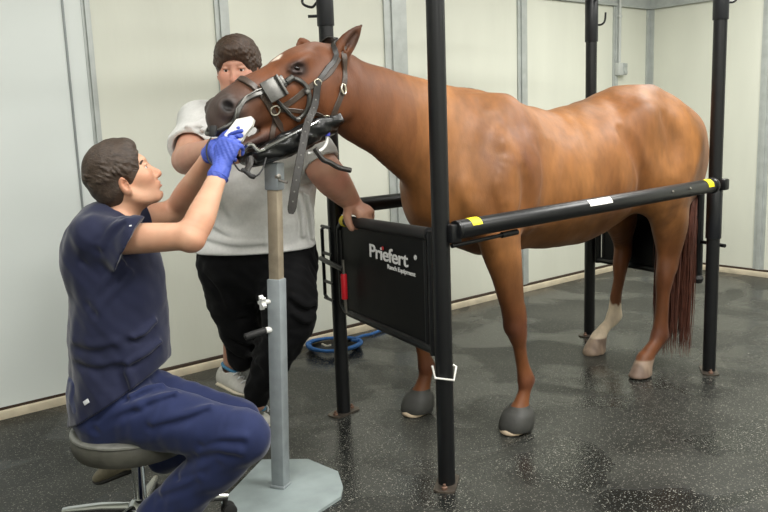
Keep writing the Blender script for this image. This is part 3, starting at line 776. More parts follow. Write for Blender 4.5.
# ================================================================== halter, mouth speculum, blue clip (worn by the horse)
M['leather'] = mat('dark brown leather', srgb(74, 62, 54), .42, var=.2, vscale=40, bump=.15, bscale=150)
M['black_leather'] = mat('black leather', srgb(44, 41, 38), .38, var=.2, vscale=50, bump=.2, bscale=140)
M['brass'] = mat('brass buckle', srgb(206, 200, 182), .3, .9)
M['gun'] = mat('dark cast steel', srgb(88, 87, 84), .38, .7, var=.2, vscale=40, rvar=.1)
M['gun_light'] = mat('bright steel bar', srgb(122, 121, 117), .42, .7, var=.15, vscale=40)
M['blue_plastic'] = mat('blue nylon', srgb(58, 66, 168), .5)
M['white_plastic'] = mat('white plastic', srgb(228, 228, 224), .4)
def surf(pts, lift, n=6):
    """lay picture points on the horse's skin: each is looked up by its sight line, then the line is smoothed over the skin"""
    P = []
    for p in pts:
        if len(p) == 3: P.append(V(*p)); continue
        c_ = cast(*p)
        if c_ is not None: P.append(c_[0])
    P = spline(P, n); out = []; nn_ = []
    for p in P:
        s_, n_ = near_(p); d = (p-s_) @ n_
        out.append(s_+n_*max(lift, d)); nn_.append(n_)
    # smooth normals
    for _ in range(3):
        nn_ = [nrm(nn_[max(i-1, 0)]+nn_[i]*2+nn_[min(i+1, len(nn_)-1)]) for i in range(len(nn_))]
    return out, nn_
hal = empty('halter', (1.75, 2.57, 1.42), 'dark brown leather halter with brass buckle around the horse head', 'halter')
def strap(name, pts, w, m, parent, lift=.001, t=.004, n=6):
    P, N_ = surf(pts, lift, n); return MB().ribbon(P, N_, w, t).build(name, m, parent, True, 40)
# crown strap: up behind the near ear, over the poll and down the far side
strap('crown_strap', [(327, 123), (336, 108), (342, 92), (344.5, 72), (344, 56), (1.868, 2.545, 1.73), (1.868, 2.60, 1.73), (1.86, 2.65, 1.66), (1.83, 2.672, 1.58), (1.79, 2.672, 1.50), (1.74, 2.66, 1.46)], .026, M['leather'], hal)
strap('cheek_strap', [(339, 58), (330, 72), (320, 80), (306, 90), (292, 101), (279, 109)], .022, M['leather'], hal)
# noseband all round the nose
def ring_around(p_mid, ax, lift, n=36, r=.3):
    """points round the head in the plane through p_mid square to ax"""
    ax = nrm(ax); u_ = nrm(np.cross(ax, V(0, 0, 1))); w_ = np.cross(u_, ax); P = []; N_ = []
    for k in range(n):
        a = 2*PI*k/n; d = math.cos(a)*u_+math.sin(a)*w_
        h_ = HB.ray_cast(Vector(p_mid+d*r), Vector(-d))
        if h_[0] is None: continue
        P.append(np.array(h_[0])+d*lift); N_.append(d)
    return P, N_
c0 = cast(243, 76)[0]; c1 = cast(274, 108)[0]
axn = nrm(np.cross(c1-c0, V(0, -1, 0)))
mid = V((c0[0]+c1[0])/2, HY, (c0[2]+c1[2])/2-.02)
P, N_ = ring_around(mid, axn, .002)
nb_ = MB().ribbon(P, N_, .026, .004, True).build('noseband', M['leather'], hal)
def ringmesh(c, n_, R, r, squash=1.0, up_=None):
    n_ = nrm(n_); u_ = nrm(np.cross(n_, V(0, 0, 1)) if up_ is None else up_); w_ = np.cross(n_, u_)
    return [c+u_*R*math.cos(a)+w_*R*squash*math.sin(a) for a in np.linspace(0, 2*PI, 24, endpoint=False)]
def buckle(px, py, R, r, sq, m, parent, name, upd=None):
    s_, n_ = cast(px, py); MB().tube(ringmesh(s_+n_*.009, n_, R, r, sq, upd), r, 8, closed=True).build(name, m, parent)
buckle(342, 89.5, .0185, .0042, .62, M['brass'], hal, 'buckle', V(-.05, .1, 1))
buckle(274, 110, .019, .003, .9, M['brass'], hal, 'halter_ring')
buckle(317, 83, .013, .003, .9, M['brass'], hal, 'halter_ring')
buckle(325.5, 117, .012, .003, 1, M['brass'], hal, 'halter_ring')
strap('chin_strap', [(275, 116), (274, 124), (272, 134), (269, 142)], .02, M['leather'], hal)
strap('throat_strap', [(325, 118), (318, 114), (306, 112), (290, 110), (280, 110)], .016, M['leather'], hal)
# blue bolt snap hanging from the halter ring
sn = empty('snap_hook', cast(325, 120)[0], 'small blue snap with white cord hanging from the halter cheek ring', 'snap hook')
s0, n0 = cast(325.5, 119); s0 = s0+n0*.018
dn = V(.0, -.01, -1.0)
MB().cyl(s0+dn*.018, s0+dn*.052, .0125, 16, bev=.004).build('blue_barrel', M['blue_plastic'], sn)
MB().tube(ringmesh(s0+dn*.006, n0, .010, .003), .0028, 8, closed=True).build('snap_ring', M['chrome'], sn)
MB().tube(spline([s0+dn*.052, s0+dn*.075+V(-.004, 0, 0), s0+dn*.095+V(-.02, 0, 0), s0+dn*.108+V(-.05, 0, 0), s0+dn*.112+V(-.085, .01, 0)], 6), .006, 8).build('white_cord', M['white_plastic'], sn)

# dental speculum: steel plates and bars each side, nose bar, straps
sp = empty('dental_speculum', (1.5, 2.57, 1.45), 'dark steel dental mouth speculum strapped over the horse nose and cheek', 'dental speculum')
def bar_on(name, pts, w, t, m, lift=.006, n=8, parent=None, far=False):
    P, N_ = surf(pts, lift, n)
    if far: P = [V(p[0], 2*HY-p[1], p[2]) for p in P]; N_ = [V(q[0], -q[1], q[2]) for q in N_]
    return MB().ribbon(P, N_, w, t).build(name, m, parent or sp, True, 40)
for far in (False, True):
    bar_on('side_bar', [(272, 88), (260, 94), (248, 98), (240, 104), (236, 113), (232, 121.5)], .019, .008, M['gun'], .008, far=far)
    bar_on('bar_highlight', [(262, 90), (253, 93.5), (244, 98), (237.5, 104.5), (233.5, 114), (231.5, 121)], .004, .004, M['gun_light'], .0175, far=far)  # highlight along the side bar, put in as a lighter strip
    # square ratchet plate
    s_, n_ = cast(271.5, 91); n_ = nrm(n_+V(0, -.6, .1)); ux = nrm(np.cross(V(0, 0, 1), n_)); uy = np.cross(n_, ux)
    R_ = np.stack([ux*math.cos(.42)+uy*math.sin(.42), -ux*math.sin(.42)+uy*math.cos(.42), n_], 1)
    c_ = s_+n_*.020
    b_ = MB().box(c_, (.078, .080, .012), R_, .003); b_.box(c_+R_ @ V(.032, .0, .009), (.010, .080, .014), R_, .002); b_.box(c_+R_ @ V(.042, .014, .004), (.018, .035, .022), R_, .003)
    if far: b_.v = [(q[0], 2*HY-q[1], q[2]) for q in b_.v]
    b_.build('ratchet_plate', M['gun'], sp)
    bar_on('hinge_arc', [(284, 87), (290, 80), (297, 80.5), (304, 85), (308, 92), (308, 102), (304, 112), (297, 119)], .016, .010, M['gun'], .008, far=far)
    bar_on('hinge_block', [(286, 84), (292, 78)], .022, .016, M['gun'], .008, far=far)
    bar_on('lower_arm', [(276, 100), (284, 108), (292, 116), (297, 119)], .014, .008, M['gun'], .008, far=far)
    for px, py in ((297, 118), (306, 92)):
        s_, n_ = cast(px, py)
        b_ = MB().lathe(s_+n_*.014, [(.009, -.006), (.009, .005), (.006, .009), (.001, .010)], 16, axis=n_)
        if far: b_.v = [(q[0], 2*HY-q[1], q[2]) for q in b_.v]
        b_.build('rivet', M['gun_light'], sp)
# bar across the upper lip and the incisor plate
l0 = cast(232, 121.5); pl = l0[0]+l0[1]*.008
lip = [pl, V(pl[0]-.03, pl[1]+.012, pl[2]-.018), V(1.318, 2.545, pl[2]-.035), V(1.312, HY, pl[2]-.038), V(1.318, 2*HY-2.545, pl[2]-.035), V(pl[0]-.03, 2*HY-pl[1]-.012, pl[2]-.018), V(pl[0], 2*HY-pl[1], pl[2])]
MB().tube(spline(lip, 5), .007, 10).build('incisor_bar', M['gun'], sp)
MB().box((1.302, HY-.055, pl[2]-.028), (.014, .026, .04), frame((-.8, -.5, .3)), .005).build('lip_pad', M['black_rubber'], sp)
strap('nose_strap', [(240, 80), (247, 83), (254, 88), (262, 96)], .024, M['leather'], sp, .008, .005)
# hanging strap: long loose end with punched holes
hs = []
p0, n0 = cast(317, 82); p1, n1 = cast(313, 104)
hs = [p0+n0*.010, p1+n1*.02, W(307, 125, np.dot(p1-CAM, FW)-.05), W(301, 155, np.dot(p1-CAM, FW)-.075), W(295, 188, np.dot(p1-CAM, FW)-.085), W(291, 214, np.dot(p1-CAM, FW)-.085)]
P = spline(hs, 8); vw = nrm(V(-.55, -.83, .1)); N_ = [vw]*len(P)
HS = MB().ribbon(P, N_, [.026+.006*i/len(P) for i in range(len(P)-2)]+[.028, .016], .004).build('hanging_strap', M['black_leather'], sp)
for k in range(6, len(P)-4, 3): MB().lathe(P[k]+vw*.0042, [(.0032, 0), (.0032, .0006)], 10, axis=vw).build('strap_hole', M['gun_light'], HS)
strap('poll_strap', [(317, 82), (326, 70), (335, 58.5), (1.855, 2.53, 1.735), (1.855, 2.61, 1.735), (1.84, 2.66, 1.65), (1.78, 2.67, 1.585)], .02, M['black_leather'], sp, .006, .004)

# ================================================================== head stand
hd = empty('head_stand', (1.518, 2.56, 0), 'grey steel head stand on an octagonal floor plate holding up the horse jaw', 'head stand')
M['grey_paint'] = mat('grey painted steel', srgb(142, 149, 152), .45, .1, var=.14, vscale=18, bump=.1, bscale=90)
M['plate_paint'] = mat('scuffed pale grey plate', srgb(146, 157, 157), .5, .05, var=.16, vscale=9, bump=.1)
M['rust_tube'] = mat('rusty tan steel tube', srgb(160, 148, 128), .55, .3, var=.22, vscale=22, bump=.1)
bx, by = 1.518, 2.575
d1 = nrm(V(.79, -.61, 0)); d2 = V(.61, .79, 0)       # d1: to the right in the picture, d2: away
pts8 = []
corn = [onz(343, 487, .01), onz(338, 472, .01), onz(308, 459.5, .01), onz(262, 460, .01), onz(221, 503, .01), onz(246, 524, .01), onz(300, 524, .01), onz(341, 497, .01)]
pl_ = MB(); pl_.prism([(c[0], c[1]) for c in corn][::-1], V(0, 0, .001), V(1, 0, 0), V(0, 1, 0), .012); pl_.build('floor_plate', M['plate_paint'], hd, False)
axs = nrm(V(.037, -.030, 1.24)); Rz = frame((math.cos(.52), math.sin(.52), 0)); Rz = Rz.copy(); Rz[:, 2] = axs; Rz[:, 0] = nrm(Rz[:, 0]-axs*(Rz[:, 0] @ axs)); Rz[:, 1] = np.cross(axs, Rz[:, 0])
def al(z): return V(bx, by, 0)+axs*z
MB().box(al(.43), (.056, .056, .84), Rz, .006).build('outer_post', M['grey_paint'], hd)
MB().box((bx, by, .018), (.064, .064, .014), Rz, .004).build('weld_foot', M['grey_paint'], hd)
MB().box(al(.95), (.044, .044, .62), Rz, .005).build('inner_post', M['rust_tube'], hd)
mb_ = MB(); mb_.box(al(1.235), (.056, .056, .10), Rz, .005); mb_.build('top_bracket', M['grey_paint'], hd)
cs = nrm(V(-.5, -.86, 0)); rr_ = nrm(V(.86, -.5, 0))
MB().lathe(al(1.235)+cs*.028+rr_*.012, [(.012, 0), (.012, .006), (.006, .009), (.001, .01)], 12, axis=cs).build('bolt', M['steel'], hd)
MB().cyl(al(1.222)+cs*.03+rr_*.015, al(1.212)+cs*.045+rr_*.045, .005).build('set_screw', M['steel'], hd)
# star knob and lever
kz = .765; ks = -rr_*.9+cs*.35; ks = nrm(ks)
kb = MB(); q = al(kz)+ks*.03; kb.cyl(q-ks*.005, q+ks*.022, .009); kb.build('knob_stem', M['white_plastic'], hd)
k2 = MB(); uu = nrm(np.cross(ks, V(0, 0, 1))); ww = np.cross(ks, uu); out_ = []
for i in range(20):
    a = 2*PI*i/20; r_ = .028 if i % 4 in (0, 1) else .016; out_.append((r_*math.cos(a), r_*math.sin(a)))
k2.prism(out_, q+ks*.022, uu, ww, .016); k2.build('star_knob', M['white_plastic'], hd)
lz = .655; q = al(lz)+ks*.028
MB().cyl(q-ks*.005, q+ks*.02, .012).build('lever_boss', M['white_plastic'], hd)
MB().cyl(q+ks*.02, q+ks*.105+V(0, 0, -.012), .0135, 16, bev=.004).build('lever_grip', M['black_rubber'], hd)
# padded chin cradle
M['cradle'] = mat('black vinyl pad', srgb(16, 17, 18), .28, bump=.25, bscale=30)
ca, cb = V(1.415, 2.50, 1.308), V(1.80, 2.50, 1.405)
cr = Field((1.34, 2.40, 1.22), (1.90, 2.76, 1.50), .006)
cr.sweep([(V(1.475, 2.57, 1.300), .085, .028), (V(1.55, 2.57, 1.318), .095, .032), (V(1.65, 2.57, 1.345), .095, .034), (V(1.80, 2.57, 1.395), .085, .03)], SD, .02)
cr.sweep([(V(1.455, 2.485, 1.315), .020, .022), (V(1.53, 2.475, 1.343), .022, .036), (V(1.65, 2.475, 1.383), .022, .040), (V(1.82, 2.485, 1.437), .018, .026)], SD, .02)
cr.sweep([(V(1.455, 2.655, 1.315), .020, .022), (V(1.53, 2.665, 1.343), .022, .036), (V(1.65, 2.665, 1.383), .022, .040), (V(1.82, 2.655, 1.437), .018, .026)], SD, .02)
cr.disp(wob(5, 60, .002))
crd = cr.mesh('chin_cradle', M['cradle'], hd)
def ontop(px, Y): return ony(px[0], px[1], Y)
MB().tube(spline([ontop((262, 150), 2.452), ontop((275, 143.5), 2.447), ontop((290, 135.5), 2.447), ontop((305, 128), 2.452), ontop((318, 121.5), 2.46)], 5), .0075, 10).build('bright_rail', M['chrome'], crd)
MB().tube(spline([ontop((242, 154), 2.47), ontop((247, 146), 2.45), ontop((252, 145), 2.445), ontop((258, 150.5), 2.445), ontop((264, 149.5), 2.447)], 6), .008, 10).build('bright_hook', M['chrome'], crd)
sr = MB(); sr.tube(spline([V(1.69, 2.47, 1.33), V(1.715, 2.46, 1.29), V(1.745, 2.455, 1.275), V(1.78, 2.45, 1.255), V(1.83, 2.44, 1.24)], 6), .010, 8); sr.build('pad_strap', M['black_leather'], crd)
# ================================================================== people
M['skin'] = mat('light skin', (1, 1, 1, 1), .5, vcol=True, var=.05, vscale=30, bump=.06, bscale=160, spec=.4, sss=.12)
M['hair'] = mat('dark brown hair', srgb(60, 47, 37), .55, var=.45, vscale=110, bump=.7, bscale=230, stretch=(.28, 1, 1))
M['hair_stand'] = mat('brown hair', srgb(62, 44, 31), .5, var=.5, vscale=130, bump=.7, bscale=200, stretch=(1, 1, .18))
M['navy'] = mat('navy scrub cloth', srgb(27, 31, 55), .8, var=.1, vscale=18, bump=.12, bscale=260, sheen=.25, spec=.25)
M['navy_trouser'] = mat('navy scrub trouser cloth', srgb(31, 40, 76), .8, var=.1, vscale=18, bump=.12, bscale=260, sheen=.25, spec=.25)
M['tshirt'] = mat('heather grey jersey', srgb(220, 220, 217), .85, var=.06, vscale=90, bump=.12, bscale=300, spec=.2)
M['black_cloth'] = mat('black trouser cloth', srgb(13, 13, 15), .85, var=.1, vscale=20, bump=.1, bscale=200, sheen=.04, spec=.2)
M['glove'] = mat('blue nitrile', srgb(70, 90, 182), .5, var=.1, vscale=40, bump=.25, bscale=80, spec=.4)
M['eye_white'] = mat('eye white', srgb(226, 220, 214), .2)
M['iris'] = mat('iris', srgb(58, 44, 34), .15)
M['brow'] = mat('eyebrow hair', srgb(58, 42, 32), .7, bump=.3, bscale=200)
M['shoe_pale'] = mat('pale grey shoe mesh', srgb(196, 194, 186), .7, var=.1, vscale=60, bump=.2, bscale=160)
M['shoe_blue'] = mat('blue shoe lining', srgb(72, 132, 170), .7)
M['shoe_sole'] = mat('cream sole', srgb(222, 212, 190), .6)
M['shoe_tan'] = mat('grey brown boot', srgb(126, 118, 100), .7, var=.15, vscale=40, bump=.2)
M['shoe_dark'] = mat('dark boot sole', srgb(36, 34, 32), .7)
M['lace'] = mat('white lace', srgb(224, 226, 228), .7)
M['label'] = mat('pale label', srgb(210, 212, 216), .6)

def head(F, c, R, s=1.0, heavy=0.0, ear=0.0):
    """face and skull; R columns: forward, left, up"""
    q = lambda x, y, z: c+R @ (np.array((x, y, z), float)*s)
    r = lambda *a: np.array(a, float)*s
    F.ell(q(-.012, 0, .028), r(.096, .075, .083), R, .01)
    F.ell(q(.028, 0, -.035), r(.064, .062+.006*heavy, .082), R, .03)
    F.ell(q(.030, 0, -.080), r(.058, .052+.012*heavy, .040+.006*heavy), R, .03)
    F.ball(q(.070, 0, -.106), .018*s, .025)                                   # chin
    F.sweep([(q(-.012, .060, -.055), .012, .014), (q(.02, .055, -.092), .012, .014), (q(.06, .028, -.11), .012, .012)], None, .025)
    F.sweep([(q(-.012, -.060, -.055), .012, .014), (q(.02, -.055, -.092), .012, .014), (q(.06, -.028, -.11), .012, .012)], None, .025)
    F.ell(q(.074, 0, .022), r(.018, .045, .012), R, .02)                      # brow
    for sg in (-1, 1):
        F.ball(q(.060, sg*.043, -.028), .022*s, .03)                          # cheek
        F.ell(q(.091, sg*.031, .000), r(.014, .017, .012), R, .014, 's')      # eye hollow
        F.ell(q(.0785, sg*.031, .0060), r(.012, .0165, .0060), R, .006)       # upper lid
        F.ell(q(.0770, sg*.031, -.0135), r(.011, .015, .004), R, .006)        # lower lid
        F.ball(q(.095, sg*.0125, -.047), .0085*s, .008)                       # nostril wing
    F.sweep([(q(.080, 0, .008), .009*s, .010*s), (q(.094, 0, -.018), .0085*s, .010*s), (q(.108, 0, -.038), .0105*s, .0105*s), (q(.110, 0, -.045), .0105*s, .009*s)], R[:, 1], .012)
    F.ell(q(.098, 0, -.050), r(.013, .010, .006), R, .006)
    for sg in (-1, 1): F.ball(q(.101, sg*.008, -.0545), .0035*s, .003, 's')
    F.ell(q(.080, 0, -.074), r(.016, .028, .016), R, .012)                    # mouth mound
    F.ell(q(.0935, 0, -.0715), r(.0075, .022, .0055), R, .005)                # upper lip
    F.ell(q(.0925, 0, -.0825), r(.0085, .019, .0065), R, .005)                # lower lip
    F.ell(q(.102, 0, -.0768), r(.010, .026, .0016), R, .003, 's')
    F.ell(q(.088, 0, -.094), r(.008, .02, .005), R, .01, 's')
    for sg in (-1, 1):                                                        # ears
        Re = R @ np.array(Matrix.Rotation(sg*.42, 3, 'Z'))
        F.ell(q(-.012, sg*.080, -.012+ear), r(.020, .0075, .032), Re, .008)
        F.ell(q(-.008, sg*.077, -.036+ear), r(.012, .007, .012), Re, .006)
        F.ell(q(-.006, sg*.086, -.010+ear), r(.010, .006, .018), Re, .006, 's')
    return q
def eyes(q, R, parent, s=1.0):
    for sg in (-1, 1):
        c = q(.0718, sg*.031, -.003); e = MB()
        e.lathe(c, [(.012*s*math.sin(a), -.012*s*math.cos(a)) for a in np.linspace(.02, PI-.02, 14)], 20, axis=R[:, 0]); eo = e.build('eye', M['eye_white'], parent)
        i = MB(); i.lathe(c+R[:, 0]*.0108*s, [(.0062*s, -.001), (.0058*s, .0008), (.003*s, .0019*s), (.0005, .0021*s)], 18, axis=R[:, 0]); i.build('iris', M['iris'], eo)
        b = MB(); b.tube(spline([q(.083, sg*.012, .018), q(.085, sg*.026, .0235), q(.077, sg*.044, .021), q(.066, sg*.053, .014)], 5), [.0025]+[.0042]*14+[.0015], 8); b.build('eyebrow', M['brow'], parent)

def fist_frame(d, n):
    d = nrm(d); n = nrm(n-d*(n @ d)); return d, n, np.cross(n, d)             # finger direction, back of the hand, sideways
def hand(F, w, d, n, thumb, curl=(.5, .7, .5), r0=.0085, spread=.06, s=1.0, th=(.55, .5), kk=.008):
    """w wrist, d towards the fingers, n out of the back of the hand, thumb +1/-1 along cross(n, d)"""
    d, n, sd = fist_frame(d, n); t = sd*thumb
    F.sweep([(w-d*.02*s, .027*s, .021*s), (w+d*.012*s, .029*s, .019*s), (w+d*.05*s, .040*s, .0165*s), (w+d*.085*s, .041*s, .0135*s)], sd, .012)
    for k, (o, L, rr) in enumerate(((.031, .072, 1.0), (.0105, .081, 1.03), (-.0105, .075, .98), (-.030, .060, .88))):
        p = w+d*(.083-.006*abs(k-1))*s+t*o*s; a = spread*(1.5-k)*.6; dd = nrm(d+t*a); nn_ = n; ang = 0; R_ = r0*rr*s; chain = [(p-dd*.02*s, R_*1.05, R_*1.05)]
        chain.append((p, R_*1.12, R_*1.12))
        for j, (fr, cu) in enumerate(zip((.44, .31, .25), curl)):
            ang += cu; v = nrm(dd*math.cos(ang)-nn_*math.sin(ang)); p = p+v*L*fr*s; chain.append((p, R_*(1.0-.07*j), R_*(1.0-.07*j)))
        F.sweep(chain, None, kk, 3)
    p = w+d*.022*s+t*.026*s-n*.006*s; v = nrm(d*th[0]+t*.75-n*.25); R_ = r0*1.15*s
    c = [(p, R_*1.5, R_*1.5), (p+v*.035*s, R_*1.25, R_*1.25)]; v2 = nrm(d*.8+t*.25-n*th[1]); p2 = p+v*.035*s+v2*.03*s; c.append((p2, R_*1.05, R_*1.05)); v3 = nrm(d*.8-t*.15-n*th[1]); c.append((p2+v3*.024*s, R_*.9, R_*.9))
    F.sweep(c, None, .012, 3)

def skincol(base, red, q=None, R=None, c=None, beard=0.0):
    def fn(P):
        x, y, z = P.T; n = wob(21, 14, 1.0)(x, y, z); C = np.tile(np.array(base), (len(P), 1)); C = mixc(C, np.array(red), .25+.3*n)
        if c is not None:
            L = (P-c) @ R
            def bl(p, r, col, a):
                nonlocal C
                d = np.sqrt((((L-np.array(p))/np.array(r))**2).sum(1)); C = mixc(C, np.array(col), np.clip(1.25-d, 0, 1)*a)
            for sg in (-1, 1):
                bl((.065, sg*.045, -.035), (.03, .03, .03), red, .8); bl((-.01, sg*.082, -.015), (.03, .02, .04), red, .9)
            bl((.108, 0, -.042), (.02, .02, .018), red, .7)
            bl((.093, 0, -.077), (.012, .026, .012), lin(176, 104, 92), .85)
            if beard: bl((.05, 0, -.095), (.06, .075, .045), lin(150, 118, 100), beard)
        return C
    return fn

def hairpiece(c, R, name, mtl, parent, fringe, s=1.0, seed=1, puff=1.0, low=-.075, h=.0032, ear=0.0):
    F = Field(c-.16, c+.17, h); q = lambda x, y, z: c+R @ (np.array((x, y, z), float)*s)
    F.ell(q(-.016, 0, .030), np.array((.103, .083, .094))*s*puff, R, 0)
    F.ell(q(-.055, 0, -.03), np.array((.062, .070, .062))*s, R, .03)                 # nape
    F.ell(q(.012 if fringe > 0 else -.002, 0, .080), np.array((.085, .066, .044))*s*puff, R, .03)              # top volume
    if fringe > 0: F.ell(q(.055, 0, .068), np.array((.052, .066, .040))*s, R, .02)
    rs = np.random.RandomState(seed)
    o = np.array((-.014, 0, .03)); ax_ = np.array((.100, .082, .092))*puff
    for i in range(230):                                                            # combed locks, sweeping forward from the crown
        a = rs.uniform(-PI, PI); e = math.asin(rs.uniform(-.05, .98))
        def on(a_, e_, k_): return o+np.array((math.cos(a_)*math.cos(e_), math.sin(a_)*math.cos(e_), math.sin(e_)))*ax_*k_
        da = -a*.10+rs.uniform(-.12, .12); de = (-.20 if abs(a) > 1.9 else -.26)*rs.uniform(.7, 1.2)
        kk = rs.uniform(.985, 1.035); r_ = rs.uniform(.0028, .0048)
        F.sweep([(q(*on(a, e, kk-.02)), r_, r_), (q(*on(a+da*.5, e+de*.5, kk+.012)), r_*1.15, r_*1.15), (q(*on(a+da, e+de, kk-.01)), r_*.5, r_*.5)], None, .004, 3)
    F.disp(wob(seed+40, 55, .0016))
    # clear the face, ears and neck
    F.ell(q(.115, 0, -.055 if fringe > 0 else -.035), np.array((.078, .085, .098 if fringe > 0 else .106))*s, R, .010, 's')
    nf_ = 34 if fringe > 0 else 22
    for i in range(nf_):
        a = -1.15+2.3*(i+rs.uniform(-.4, .4))/(nf_-1); e1 = .62 if fringe > 0 else .86; e2 = e1-(rs.uniform(.30, .52) if fringe > 0 else rs.uniform(.05, .16)); r_ = rs.uniform(.004, .0065)
        F.sweep([(q(*on(a, e1+.12, .965)), r_, r_), (q(*on(a+rs.uniform(-.06, .06), (e1+e2)/2, 1.0)), r_*1.1, r_*1.1), (q(*on(a+rs.uniform(-.12, .06), e2, .985)), r_*.4, r_*.4)], None, .006, 3)
    for sg in (-1, 1):
        F.ell(q(-.006, sg*.085, -.016+ear), np.array((.021, .022, .031))*s, R, .008, 's')
        F.ell(q(.046, sg*.085, -.072), np.array((.045, .03, .052))*s, R, .012, 's')
    F.plane(q(0, 0, low), -R[:, 2]-.35*R[:, 0]*0, .01)
    return F.mesh(name, mtl, parent, 1)

def shoe(parent, heel, toe, up, mats, w=.048, name='shoe', laces=True, collar=.095):
    """low shoe as one mesh plus sole, lining and laces"""
    ax = toe-heel; L = np.linalg.norm(ax); f = nrm(ax); l = nrm(np.cross(up, f)); u = np.cross(f, l); R = np.stack([f, l, u], 1)
    q = lambda x, y, z: heel+R @ np.array((x, y, z))
    lo = np.minimum(heel, toe)-.14; hi = np.maximum(heel, toe)+.16
    F = Field(lo, hi, .004)
    F.sweep([(q(.035, 0, .045), w*.70, .042), (q(L*.35, 0, .045), w*.78, .042), (q(L*.62, 0, .036), w*.95, .032), (q(L-.05, 0, .030), w*.88, .026), (q(L-.015, 0, .026), w*.5, .018)], l, .02)
    F.sweep([(q(.035, 0, .075), w*.62, .035), (q(L*.30, 0, .078), w*.62, .03)], l, .03)
    F.cone(q(.05, 0, .14), q(.055, 0, .09), .036, .033, .01, 's')
    F.plane(q(0, 0, .012), -u)
    root = F.mesh(name, mats[0], parent, 2)
    S = Field(lo, hi, .004)
    S.sweep([(q(.03, 0, .012), w*.80, .013), (q(L*.35, 0, .011), w*.82, .012), (q(L*.62, 0, .011), w*1.02, .012), (q(L-.05, 0, .014), w*.95, .012), (q(L-.008, 0, .020), w*.55, .010)], l, .01)
    S.mesh('sole', mats[1], root, 1)
    b = MB(); b.tube([q(.052+.040*math.cos(a), .034*math.sin(a), .102+.014*math.cos(a)*-.6) for a in np.linspace(0, 2*PI, 20, endpoint=False)], .008, 8, closed=True); b.build('lining', mats[2], root)
    if laces:
        for k in range(4):
            x = .10+.026*k; z = .094-.011*k
            MB().tube(spline([q(x, -.026, z-.012), q(x+.006, -.012, z+.001), q(x+.008, .012, z+.001), q(x, .026, z-.012)], 4), .0032, 6).build('lace', mats[3], root)
    return root

# ------------------------------------------------------------------ the seated man in navy scrubs
vm = empty('person', (.93, 2.60, 0), 'seated man in navy scrubs and blue gloves reaching into the horse mouth', 'person')
fw_ = nrm(V(.907, -.42, 0)); lf = V(.42, .907, 0); up = V(0, 0, 1)
hip = W(114, 398, 2.73); nk = W(119, 218, 2.73)
rs = W(104, 240, 2.575); ls = rs+lf*.35+fw_*.03+V(0, 0, .015)
re, rw = W(193, 236, 2.50), W(221, 169, 2.60)
le, lw = W(176, 211, 3.06), W(214, 150, 2.77)
rk, ra_ = W(245, 437, 2.52), W(152, 526, 2.66)
lk, la_ = W(239, 421, 2.80), W(158, 461, 2.95)
rh = hip-lf*.095+V(0, 0, -.01); lh = hip+lf*.095+V(0, 0, -.01)
hf = nrm(V(.94, -.33, .44)); Rh = frame(hf); hcen = W(161.5, 171.5, 2.75)-Rh @ V(.1205, 0, -.042)
B = Field(V(.55, 1.95, .0), V(1.60, 3.10, 1.50), .0042)
q = head(B, hcen, Rh, 1.0, 0, -.012)
sp1 = hip+(nk-hip)*.35-fw_*.015; sp2 = hip+(nk-hip)*.75-fw_*.035
B.sweep([(hip, .15, .10), (sp1, .135, .095), (sp2, .155, .11), (nk-V(0, 0, .05)-fw_*.02, .13, .08)], lf, .03, 4)
B.sweep([(nk-V(0, 0, .07)-fw_*.02, .075, .065), (nk+V(0, 0, .0)+fw_*.005, .058, .06), (hcen+Rh @ V(-.03, 0, -.07), .054, .057)], lf, .03, 4)
def arm(F, s, e, w, ra=(.052, .046, .043, .047, .036, .027), dz=0):
    F.sweep([(s, ra[0], ra[0]), (s+(e-s)*.5, ra[1]*1.05, ra[1]*1.05), (e-(e-s)*.08, ra[2], ra[2])], None, .02, 4)
    F.sweep([(e-(w-e)*.02, ra[2]*.95, ra[2]*.95), (e+(w-e)*.25, ra[3], ra[3]), (e+(w-e)*.65, ra[4], ra[4]*.95), (w, ra[5]*1.05, ra[5])], None, .025, 4)
arm(B, rs, re, rw); arm(B, ls, le, lw)
B.ball(re+V(-.006, 0, -.012), .036, .02)
rhd = nrm(W(230, 139, 2.60)-rw); rhn = nrm(-RT*.30-FW*.9+V(0, 0, .1))
hand(B, rw, rhd, rhn, 1, (.9, 1.1, .7), .0068, s=.94)
lhd = nrm(W(248, 121, 2.60)-lw); lhn = nrm(-FW*.7-RT*.5+V(0, 0, .5))
hand(B, lw, lhd, lhn, -1, (.12, .15, .15), .0068, s=.94)
for a, b, c in ((rh, rk, ra_), (lh, lk, la_)):
    B.sweep([(a, .08, .08), (a+(b-a)*.5, .07, .07), (b, .052, .052)], None, .03, 4); B.sweep([(b, .05, .05), (b+(c-b)*.3, .05, .05), (c, .034, .034)], None, .03, 4)
vb = B.mesh('body', M['skin'], vm, 2, skincol(lin(206, 164, 136), lin(198, 140, 112), q, Rh, hcen, .25)); del B
eyes(q, Rh, vm)
hairpiece(hcen, Rh, 'hair', M['hair'], vm, 0, 1.0, 3, 1.04, -.090, ear=-.012)
# gloves
for nm, w_, d_, n_, cu, pd in (('right', rw, rhd, rhn, (.9, 1.1, .7), re), ('left', lw, lhd, lhn, (.12, .15, .15), le)):
    F = Field(w_-.16, w_+.20, .0028)
    hand(F, w_, d_, n_, 1 if nm == 'right' else -1, cu, .0088, s=1.04)
    t = nrm(w_-pd); F.cone(w_-t*.028, w_+t*.01, .0345, .031, .01)
    F.disp(wob(31, 120, .0010))
    g = F.mesh('glove', M['glove'], vm, 2)
    MB().tube(ringmesh(w_-t*.030, t, .0335, .002), .0028, 8, closed=True).build('cuff', M['glove'], g)
